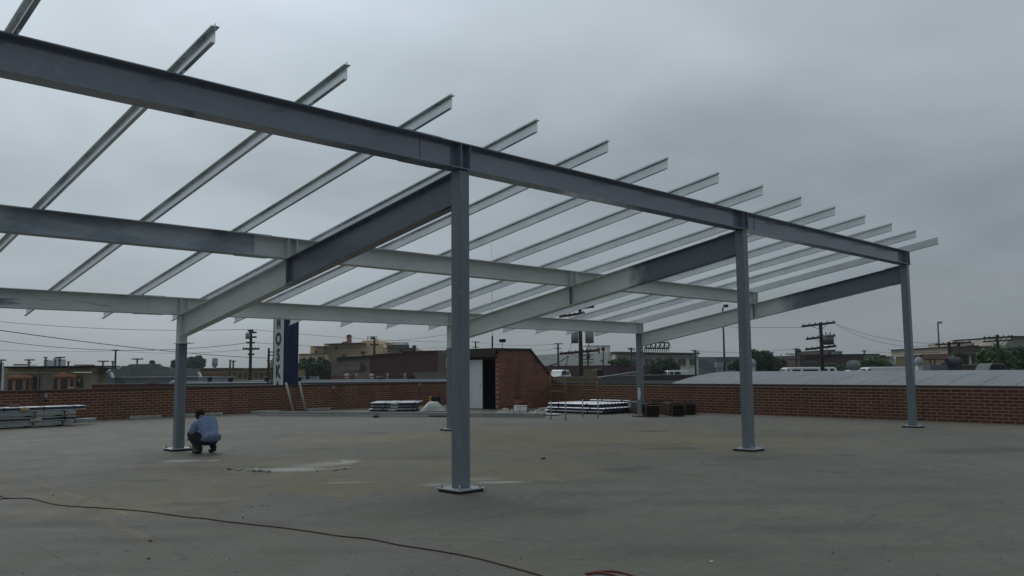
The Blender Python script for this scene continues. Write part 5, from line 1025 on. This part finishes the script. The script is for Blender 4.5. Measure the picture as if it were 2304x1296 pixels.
# ------------------------------------------------------------ vehicles
def car(name, label, cat, u0, u1, D, zg_, H, kind, rz=0, mat=None, group='vehicles parked beyond the wall', flip=1, Wd=1.8):
    uc = (u0+u1)/2; p = at(uc, 830, D); w = toW(p.x, D, zg_); T = thing(name, label, cat, w, -TH+rz, group); Lh = (u1-u0)*D/F/2/max(.35, math.cos(rz)); mat = mat or m_carwhite
    s = flip
    if kind == 'van':
        pr = [(-1, .18), (-1.0, .50), (-.93, .56), (-.80, .62), (-.70, .93), (-.60, .99), (.0, 1.0), (.90, .99), (.965, .93), (1.0, .55), (1.0, .18)]
        win = [(-.69, -.585, .64, .90), (-.53, -.22, .64, .90), (-.18, .36, .64, .90)] if not name.startswith('panel') else [(-.69, -.56, .64, .90)]
        if name == 'passenger_van': win += [(.47, .66, .64, .92), (.71, .88, .64, .92)]
    elif kind == 'suv':
        pr = [(-1, .22), (-1.0, .52), (-.93, .60), (-.52, .64), (-.28, .95), (-.1, 1.0), (.62, .98), (.88, .66), (.99, .58), (1.0, .22)]
        win = [(-.36, -.06, .66, .90), (0.0, .32, .66, .90), (.37, .62, .66, .88)]
    else:
        pr = [(-1, .2), (-1.0, .50), (-.9, .56), (-.45, .60), (-.18, .95), (.0, 1.0), (.35, .98), (.62, .63), (.95, .56), (1.0, .2)]
        win = [(-.22, .05, .64, .92), (.09, .36, .64, .90)]
    mb = MB(); mb.prism([(s*x*Lh, z*H) for x, z in pr], (0, -Wd/2, 0), (0, Wd/2, 0), (1, 0, 0), (0, 0, 1)); part(mb, 'body', mat, T, bev=.07)
    for a_, b_, c_, d_ in win:
        x0, x1 = sorted((s*a_*Lh, s*b_*Lh)); mb = MB(); pr2 = [(x0, c_*H), (x1, c_*H), (x1-.02*Lh, d_*H), (x0+.04*Lh, d_*H)]
        mb.prism(pr2, (0, -Wd/2-.006, 0), (0, -Wd/2+.02, 0), (1, 0, 0), (0, 0, 1)); part(mb, 'side_window', m_carglass, T)
    ix = 4 if kind == 'van' else 3
    (xa_, za_), (xb_, zb_) = pr[ix-1], pr[ix]
    A = Vector((s*(xa_+.02)*Lh, 0, za_*H+.02)); B = Vector((s*(xb_-.01)*Lh, 0, zb_*H-.02)); nrm = Vector((-s*(zb_-za_)*H, 0, abs(xb_-xa_)*Lh)).normalized()*.012
    mb = MB(); y_ = Wd/2-.14; mb.add([A+nrm+Vector((0, -y_, 0)), A+nrm+Vector((0, y_, 0)), B+nrm+Vector((0, y_*.93, 0)), B+nrm+Vector((0, -y_*.93, 0))], [(0, 1, 2, 3)]); part(mb, 'windscreen', m_carglass, T)
    for x in (-.62, .62):
        for y in (-Wd/2-.01, Wd/2-.21):
            mb = MB(); mb.cyl((x*Lh, y, .34), (x*Lh, y+.22, .34), .34, n=18); wh = part(mb, 'wheel', m_black, T); mb = MB(); mb.cyl((x*Lh, y-.01, .34), (x*Lh, y+.23, .34), .19, n=12); part(mb, 'rim', m_grey, wh)
    for y in (-Wd/2+.2, Wd/2-.2):
        mb = MB(); mb.ball((s*-.985*Lh, y, .5*H*.9), .11, 8, (.5, 1.2, .8)); part(mb, 'headlight', m_glass, T)
        mb = MB(); mb.box(min(s*.985*Lh, s*1.003*Lh), max(s*.985*Lh, s*1.003*Lh), y-.06, y+.06, .5*H, .62*H); part(mb, 'tail_light', M('red_lens', (.25, .01, .01), .3), T)
    return T
zt_ = lambda u, v, D: at(u, v, D).z
car('parked_car', 'white parked car seen from its front corner beyond the ramp wall', 'car', 1241, 1274, 84, zt_(1262, 831.8, 84)-1.5, 1.5, 'suv', .6)
car('pickup_truck', 'dark pickup truck cab carrying a tan slatted load box', 'truck', 1318, 1374, 70, zt_(1355, 830, 70)-1.75, 1.75, 'sedan', .1, M('dark_green_paint', (.02, .028, .03), .3), flip=-1)
T, o = bthing('cargo_box', 'tan slatted cargo box standing next to the dark truck cab', 'cargo box', 1326, 66, at(1326, 852, 66).z)
mb = MB(o); mb.fr(1309, 831, 1343, 856, 66, 1.6); part(mb, 'box_body', M('tan_canvas', (.25, .22, .13), .9, scale=2), T)
mb = MB(o)
for i in range(9): u = 1309.3+i*4.05; mb.fr(u, 832, u+.7, 856, 65.95, .05)
part(mb, 'slats', M('pale_slats', (.34, .31, .20), .9), T)
car('passenger_van', 'white passenger van with dark side windows behind the vaulted roof', 'van', 1742, 1877, 80, zt_(1810, 826, 80)-2.1, 2.1, 'van', 0)
car('panel_van', 'white panel van behind the vaulted roof left of the far tall column', 'van', 1922, 2056, 78, zt_(1980, 825.5, 78)-2.1, 2.1, 'van', 0)
car('parked_car', 'white car roof between the passenger van and the panel van', 'car', 1868, 1962, 70, zt_(1915, 832.5, 70)-1.45, 1.45, 'sedan', 0, flip=1)
car('parked_car', 'dark car with a rounded roof in front of the trees at the right edge', 'car', 2192, 2256, 60, zt_(2220, 817.5, 60)-1.55, 1.55, 'suv', 0, M('dark_green_paint', None) if False else _mc['dark_green_paint'], flip=1)
car('parked_van', 'white van roof seen behind the round tree by the back right column', 'van', 1490, 1546, 95, zt_(1518, 833, 95)-1.9, 1.9, 'van', 0)
# round grey dish back
T, o = bthing('satellite_dish', 'large pale round satellite dish between the two white vans', 'satellite dish', 1923, 66, -.45); p = at(1923, 822, 66)
mb = MB(o); n = 22; R_ = 16.5*66/F; vs = [p]+[p+Vector((R_*q*math.copysign(abs(math.cos(2*PI*j/n))**.8, math.cos(2*PI*j/n)), .25*q*q, R_*.72*q*math.copysign(abs(math.sin(2*PI*j/n))**.8, math.sin(2*PI*j/n)))) for q in (.5, 1) for j in range(n)]
mb.add(vs, [(0, 1+j, 1+(j+1) % n) for j in range(n)]+[(1+j, 1+n+j, 1+n+(j+1) % n, 1+(j+1) % n) for j in range(n)], True); part(mb, 'reflector', M('pale_dish', (.26, .27, .27), .6), T)
mb = MB(o); mb.cyl(p+Vector((0, .1, 0)), (p.x, p.y+.1, -.4), .06, n=8); part(mb, 'mast', m_grey, T); mb = MB(o); mb.ball(p+Vector((.0, -.25, -.03)), .05, 8); part(mb, 'feed_horn', m_dark, T)
# exhaust hood with brown roof
T, o = bthing('roofed_exhaust_unit', 'exhaust unit under a small rusty brown pitched roof right of the far tall column', 'roof unit', 2112, 36, .7)
D_ = 36; A = at(2075, 808, D_); B = at(2152, 807, D_); ap = at(2085, 796.5, D_); ap2 = at(2144, 795.5, D_)
dy = .8; vs = [A+Vector((0, 0, 0)), B, ap+Vector((0, dy/2, 0)), ap2+Vector((0, dy/2, 0)), A+Vector((0, dy, 0)), B+Vector((0, dy, 0))]
low = Vector((0, 0, -.04)); mb = MB(o); mb.add(vs+[v+low for v in vs], [(0, 1, 3, 2), (4, 2, 3, 5), (6, 7, 1, 0), (10, 4, 5, 11), (6, 8, 9, 7), (10, 11, 9, 8)]); part(mb, 'pitched_roof', M('rusty_roof_sheet', (.075, .035, .026), .8, scale=4), T)
mb = MB(o); mb.add([B+Vector((.005, .02, 0)), B+Vector((.005, dy-.02, 0)), ap2+Vector((.03, dy/2, -.03))]+[at(2137, 806.5, D_-.03), at(2151, 806.5, D_-.03), at(2144, 797, D_-.03)], [(0, 1, 2), (3, 4, 5)]); part(mb, 'gable_end', m_grey, T)
for u, v in ((2092, 2096), (2104, 2101)): mb = MB(o); mb.bar(at(u, 807, D_+.05), at(v, 834, D_+.05), .04); part(mb, 'post', m_trim, T)
mb = MB(o); mb.fr(2094, 821, 2134, 836, D_, .75); part(mb, 'duct', M('duct_grey', (.12, .14, .16), .5), T, bev=.02)
c_ = at(2143, 816, D_+.2); mb = MB(o); mb.cyl(c_+Vector((-.27, -.1, 0)), c_+Vector((.22, -.1, 0)), .22, n=20); mb.box(c_.x-.33, c_.x+.12, D_, D_+.5, c_.z-.42, c_.z); part(mb, 'fan_housing', M('dark_fan_paint', (.035, .045, .06), .4), T)
# buildings on the right
t, o = bthing('dark_brick_block', 'dark brown brick block behind the large utility pole', 'building', 1870, 120, -.45)
m_dbr = cmat('dark_brown_brick', (.085, .055, .048), scale=.4, var=.3)
mb = MB(o); mb.poly([(1799, 870), (1799, 799), (1863, 798), (1863, 787), (1880, 786.5), (1880, 797.5), (1935, 797), (1935, 870)], 120, 14); q_(t, mb, 'wall', m_dbr); mb = MB(o); mb.poly([(1798, 799.4), (1863, 798.3), (1936, 797.3), (1936, 796.3), (1863, 797.2), (1798, 798.2)], 119.6, 1); q_(t, mb, 'roof_edge', m_trim)
mb = MB(o); mb.poly([(1812, 815), (1812, 814), (1842, 814), (1842, 815)], 119.8, .1); q_(t, mb, 'sill', m_grey)
mb = MB(o); mb.fr(1876, 791, 1881, 797, 119, 1.5); q_(t, mb, 'roof_plant', m_gr); mb = MB(o); mb.fr(1884, 790, 1895, 797, 121, 1.5); q_(t, mb, 'roof_plant', m_gr)
t, o = bthing('lettered_hotel', 'brown block with faded white rooftop lettering above a hedge', 'building', 1962, 125, -.45)
mb = MB(o); mb.fr(1934.5, 797, 1979, 807, 125, 12); mb.fr(1979, 799, 1993, 807, 125.4, 10); q_(t, mb, 'upper_wall', m_dbr); mb = MB(o); mb.fr(1934, 807, 1994, 870, 125.2, 12); q_(t, mb, 'lower_wall', cmat('dull_brown_plaster', (.17, .145, .10), scale=.3))
p_ = at(1962.5, 804.3, 124.9); mtx = Matrix(((1, 0, 0, p_.x-o.x), (0, 0, -1, p_.y-o.y), (0, 1, 0, p_.z-o.z), (0, 0, 0, 1)))
text('UNION HOTEL', t, cmat('faded_white_lettering', (.62, .60, .58)), mtx, .56, 'wall_lettering', .60, .01, .004)
mb = MB(o); mb.fr(1934, 796, 1980, 797.2, 124.7, 12.5); q_(t, mb, 'roof_edge', m_trim)
t, o = bthing('pale_green_building', 'pale greenish building behind the brown lettered block', 'building', 2003, 150, -.45)
mb = MB(o); mb.fr(1990, 801, 2012, 860, 150, 12); q_(t, mb, 'wall', cmat('pale_green', (.34, .36, .28), scale=.3)); mb = MB(o); mb.fr(1993, 803, 2002, 804.3, 149.85, .1); mb.fr(1993, 806, 2002, 807.3, 149.85, .1); q_(t, mb, 'window', m_glass)
t, o = bthing('striped_building', 'pale building with dark window bands between the dark tree and the brown block', 'building', 1778, 150, -.45)
mb = MB(o); mb.fr(1757, 803, 1800, 870, 150, 12); q_(t, mb, 'wall', cmat('pale_olive', (.29, .30, .23), scale=.3)); mb = MB(o); mb.fr(1760, 804, 1799, 806, 149.85, .1); q_(t, mb, 'window_band', M('blue_dark_glass', None) if False else _mc['blue_dark_glass']); mb = MB(o); mb.fr(1757.2, 797, 1758.4, 803, 151, .3); q_(t, mb, 'flagpole', m_rust)
t, o = bthing('hazy_office', 'hazy grey office with small windows left of the middle tall column', 'building', 1640, 220, -.45)
mb = MB(o); mb.fr(1611, 804, 1662, 870, 220, 15); q_(t, mb, 'wall', cmat('hazy_office_wall', (.20, .215, .215), scale=.1)); mb = MB(o); mb.fr(1610, 803, 1663, 805, 219.5, 15.5); q_(t, mb, 'roof_edge', m_rust)
for u in (1615, 1621.5, 1628, 1634, 1640): mb = MB(o); mb.fr(u, 810, u+3, 816, 219.85, .1); q_(t, mb, 'window', m_glass)
T, o = bthing('tank_box', 'pale boxy tank standing in front of the hazy grey office', 'tank', 1621, 150, -.45); mb = MB(o); mb.fr(1612, 816, 1629, 828, 150, 1.2); part(mb, 'tank_body', m_grey, T, bev=.1); mb = MB(o); mb.fr(1614, 828, 1616, 850, 150.3, .2); mb.fr(1625, 828, 1627, 850, 150.3, .2); part(mb, 'legs', m_grey, T)
t, o = bthing('blue_shed', 'blue-grey hazy shed at the right end of the pale cornice building', 'building', 1591, 200, -.45)
mb = MB(o); mb.fr(1573, 803, 1611, 870, 200, 12); q_(t, mb, 'wall', cmat('hazy_green_wall', (.17, .20, .19), scale=.1)); mb = MB(o); mb.poly([(1574, 822), (1574, 811), (1590, 811), (1592, 818), (1611, 818), (1611, 833), (1590, 833)], 199.8, .15); q_(t, mb, 'blue_panel', cmat('hazy_blue_wall', (.09, .13, .17), scale=.1))
t, o = bthing('tan_row_building', 'tan building with a cornice and tall windows behind the brown roofed hood', 'building', 2190, 80, -.45)
m_tr = cmat('tan_plaster', (.55, .49, .38), scale=.4, var=.2)
mb = MB(o); mb.fr(2133, 780, 2262, 797, 80, 12); q_(t, mb, 'upper_wall', m_tr); mb = MB(o); mb.fr(2134, 797.5, 2262, 822, 80.4, 11); q_(t, mb, 'wall', cmat('olive_pilaster', (.20, .165, .09), scale=.5)); mb = MB(o); mb.fr(2133, 822, 2200, 870, 79.9, 11); q_(t, mb, 'base_wall', cmat('brown_base', (.12, .085, .07), scale=.5))
mb = MB(o); mb.fr(2131, 778.6, 2263, 780.2, 79.4, 13); mb.fr(2132, 787.2, 2262, 788.2, 79.5, .6); mb.fr(2132, 796.6, 2262, 798.2, 79.6, .5); q_(t, mb, 'cornice', _mc['dark_trim'])
for u0, u1 in ((2171, 2181), (2185, 2195)):
    mb = MB(o); mb.fr(u0, 798.6, u1, 820, 80.3, .12); q_(t, mb, 'window', m_glass)
mb = MB(o); mb.fr(2181, 798.4, 2185, 820.5, 80.25, .2); q_(t, mb, 'window_mullion', m_white); mb = MB(o); mb.fr(2162, 820.5, 2202, 822, 79.7, .4); q_(t, mb, 'sill', m_coping)
mb = MB(o); mb.fr(2143, 770, 2187, 780, 84, 5); q_(t, mb, 'roof_house', m_tr); mb = MB(o); mb.fr(2187, 777, 2203, 780, 83, 3); mb.fr(2190, 772, 2191.2, 777, 83, .2); q_(t, mb, 'roof_plant', m_rust)
t, o = bthing('sloping_building', 'weathered pale building with a sloping end at the right edge', 'building', 2290, 88, -.45)
mb = MB(o); mb.poly([(2262, 870), (2262, 775), (2270, 765), (2282, 756.5), (2345, 757), (2345, 870)], 88, 12); q_(t, mb, 'wall', cmat('weathered_cream', (.42, .39, .33), scale=.35, var=.35)); mb = MB(o); mb.poly([(2281, 757), (2345, 757.4), (2345, 756), (2281, 755.6)], 87.6, 12.6); q_(t, mb, 'roof_edge', m_trim)
t, o = bthing('low_yellow_wall', 'low dull yellow wall seen under the brown roofed hood', 'wall', 2095, 90, -.45)
mb = MB(o); mb.poly([(2068, 870), (2068, 824), (2082, 808), (2134, 808), (2134, 870)], 90, 5); q_(t, mb, 'wall', cmat('pale_yellow_green', (.30, .30, .20), scale=.4))
t, o = bthing('grey_shed', 'low grey-blue shed just left of the far tall column', 'shed', 2030, 110, -.45)
mb = MB(o); mb.poly([(2014, 870), (2014, 822), (2019, 814), (2046, 814), (2046, 870)], 110, 6); q_(t, mb, 'wall', cmat('blue_grey_shed', (.13, .15, .175), scale=.4))
# ------------------------------------------------------------ trees
def leafmat(n, c, c2):
    t = NT(n); nn = t.rng(t.noise(1.1, 4), .35, .7); n3 = t.rng(t.noise(9, 2), .3, .7); col = t.mix(nn, c2, c); col = t.mix(t.math('MULTIPLY', n3, .35), col, tuple(min(1, x*1.7) for x in c)); t.b.inputs['Subsurface Weight'].default_value = 0
    return t.done(col, .7)
m_lf = leafmat('dark_green_leaves', (.042, .082, .028), (.020, .042, .017)); m_lf2 = leafmat('mid_green_leaves', (.062, .13, .026), (.032, .070, .018)); m_bark = M('bark', (.06, .045, .03), .9)
def tree(label, D, blobs, leaf, n, mat, seed, name='tree', cat='tree', group='trees beyond the walls', zb=-.45):
    """blobs: (u, v, ru, rv) crown lumps in photo px at distance D"""
    u0 = sum(b[0] for b in blobs)/len(blobs); T, o = bthing(name, label, cat, u0, D, zb, group); r_ = random.Random(seed); mb = MB(o); tot = sum(b[2]*b[3] for b in blobs)
    for (u, v, ru, rv) in blobs:
        c = at(u, v, D); rx, rz_ = ru*D/F, rv*D/F; ry = rx*.8
        # clumps on and inside the lump, leaves in each clump
        nc = max(6, int(26*ru*rv/tot*len(blobs)))
        nl = int(n*(ru*rv/tot)/nc)
        for _ in range(nc):
            d = Vector((r_.gauss(0, 1), r_.gauss(0, 1), r_.gauss(0, 1))).normalized(); q = r_.uniform(.35, 1.0)**.6
            cc_ = c+Vector((d.x*rx*q, d.y*ry*q, d.z*rz_*q)); cs = min(rx, rz_)*r_.uniform(.22, .42)
            for _ in range(nl):
                e = Vector((r_.gauss(0, 1), r_.gauss(0, 1), r_.gauss(0, .8))); e = e.normalized()*cs*(r_.random()**.4)*(1.15 if r_.random() < .85 else 1.75); p = cc_+e
                if p.z < zb+.3: continue
                a_ = Vector((r_.gauss(0, 1), r_.gauss(0, 1), r_.gauss(0, 1))).normalized(); b_ = a_.orthogonal().normalized(); s_ = leaf*r_.uniform(.6, 1.3)
                mb.add([p-a_*s_, p+b_*s_*.55, p+a_*s_, p-b_*s_*.55], [(0, 1, 2, 3)])
    me_ = mb.build('crown', mat, T)
    mb = MB(o); base = Vector((o.x, o.y, zb)); top = at(u0, sum(b[1] for b in blobs)/len(blobs), D)
    mb.cyl(base, base.lerp(top, .6), .22, .14, n=8)
    for (u, v, ru, rv) in blobs: mb.cyl(base.lerp(top, .55), at(u, v, D), .12, .03, n=6)
    part(mb, 'trunk', m_bark, T)
tree('dark bushy tree right of the nearest back column on the skyline', 200, [(432, 818, 14, 10), (446, 815, 13, 11), (424, 822, 8, 6)], .55, 2600, m_lf, 1)
tree('small dark tree partly hidden left of the nearest back column', 200, [(392, 821, 5, 8), (396, 826, 8, 4)], .5, 900, m_lf, 2)
tree('tiny palm-like tree above the stepped grey parapet', 230, [(343, 816, 5, 3), (343, 819, 3, 4)], .5, 400, m_lf, 3)
tree('dark green tree right of the tall sign, left of two', 112, [(690, 828, 15, 22), (681, 838, 12, 18), (700, 834, 13, 18)], .30, 4500, m_lf, 4)
tree('dark green tree beside the faded brick building, right of two', 110, [(726, 828, 16, 22), (735, 836, 12, 20), (716, 838, 12, 18)], .30, 4500, m_lf, 5)
tree('bright green low bush in front of the pale cornice building', 108, [(1383, 815, 13, 4.5), (1400, 814, 14, 6), (1415, 816, 10, 4)], .25, 1800, m_lf2, 6, 'bush', 'bush')
tree('round dark tree right of the back right column', 104, [(1482, 824, 20, 16), (1500, 823, 20, 15), (1516, 830, 13, 11), (1470, 832, 12, 11)], .28, 6000, m_lf, 7)
tree('large dark tree behind the middle tall column', 92, [(1700, 812, 26, 22), (1722, 810, 20, 16), (1745, 822, 20, 16), (1672, 822, 18, 15), (1655, 828, 14, 10), (1690, 828, 24, 14), (1758, 829, 9, 9)], .26, 11000, m_lf, 8)
tree('low green hedge below the large utility pole', 100, [(1868, 826, 20, 9), (1885, 827, 13, 8), (1855, 830, 10, 6)], .24, 2200, m_lf2, 9, 'hedge', 'hedge')
tree('rounded green hedge in front of the brown lettered block', 108, [(1950, 820, 15, 11), (1968, 818, 17, 12), (1987, 822, 14, 11), (2000, 828, 10, 7)], .25, 5000, m_lf2, 10, 'hedge', 'hedge')
tree('big dense tree at the right edge, left of two', 68, [(2225, 810, 26, 20), (2248, 803, 24, 18), (2262, 815, 22, 20), (2213, 822, 14, 12), (2240, 822, 22, 14)], .20, 12000, m_lf2, 11)
tree('big dense tree cut by the right edge of the picture, right of two', 70, [(2285, 806, 24, 20), (2308, 804, 24, 22), (2295, 824, 26, 16), (2330, 815, 22, 22)], .20, 10000, m_lf, 12)
# ------------------------------------------------------------ haze
t = bpy.data.materials.new('thin_grey_haze'); t.use_nodes = True; n_ = t.node_tree.nodes; n_.clear(); o_ = n_.new('ShaderNodeOutputMaterial'); v_ = n_.new('ShaderNodeVolumePrincipled')
v_.inputs['Color'].default_value = (.90, .96, 1.0, 1); v_.inputs['Density'].default_value = 0.00045; t.node_tree.links.new(v_.outputs[0], o_.inputs['Volume'])
mb = MB(); mb.box(-960, 960, -960, 960, -1.45, 12.0); hz_ = mb.build('haze', t); hz_['kind'] = 'stuff'
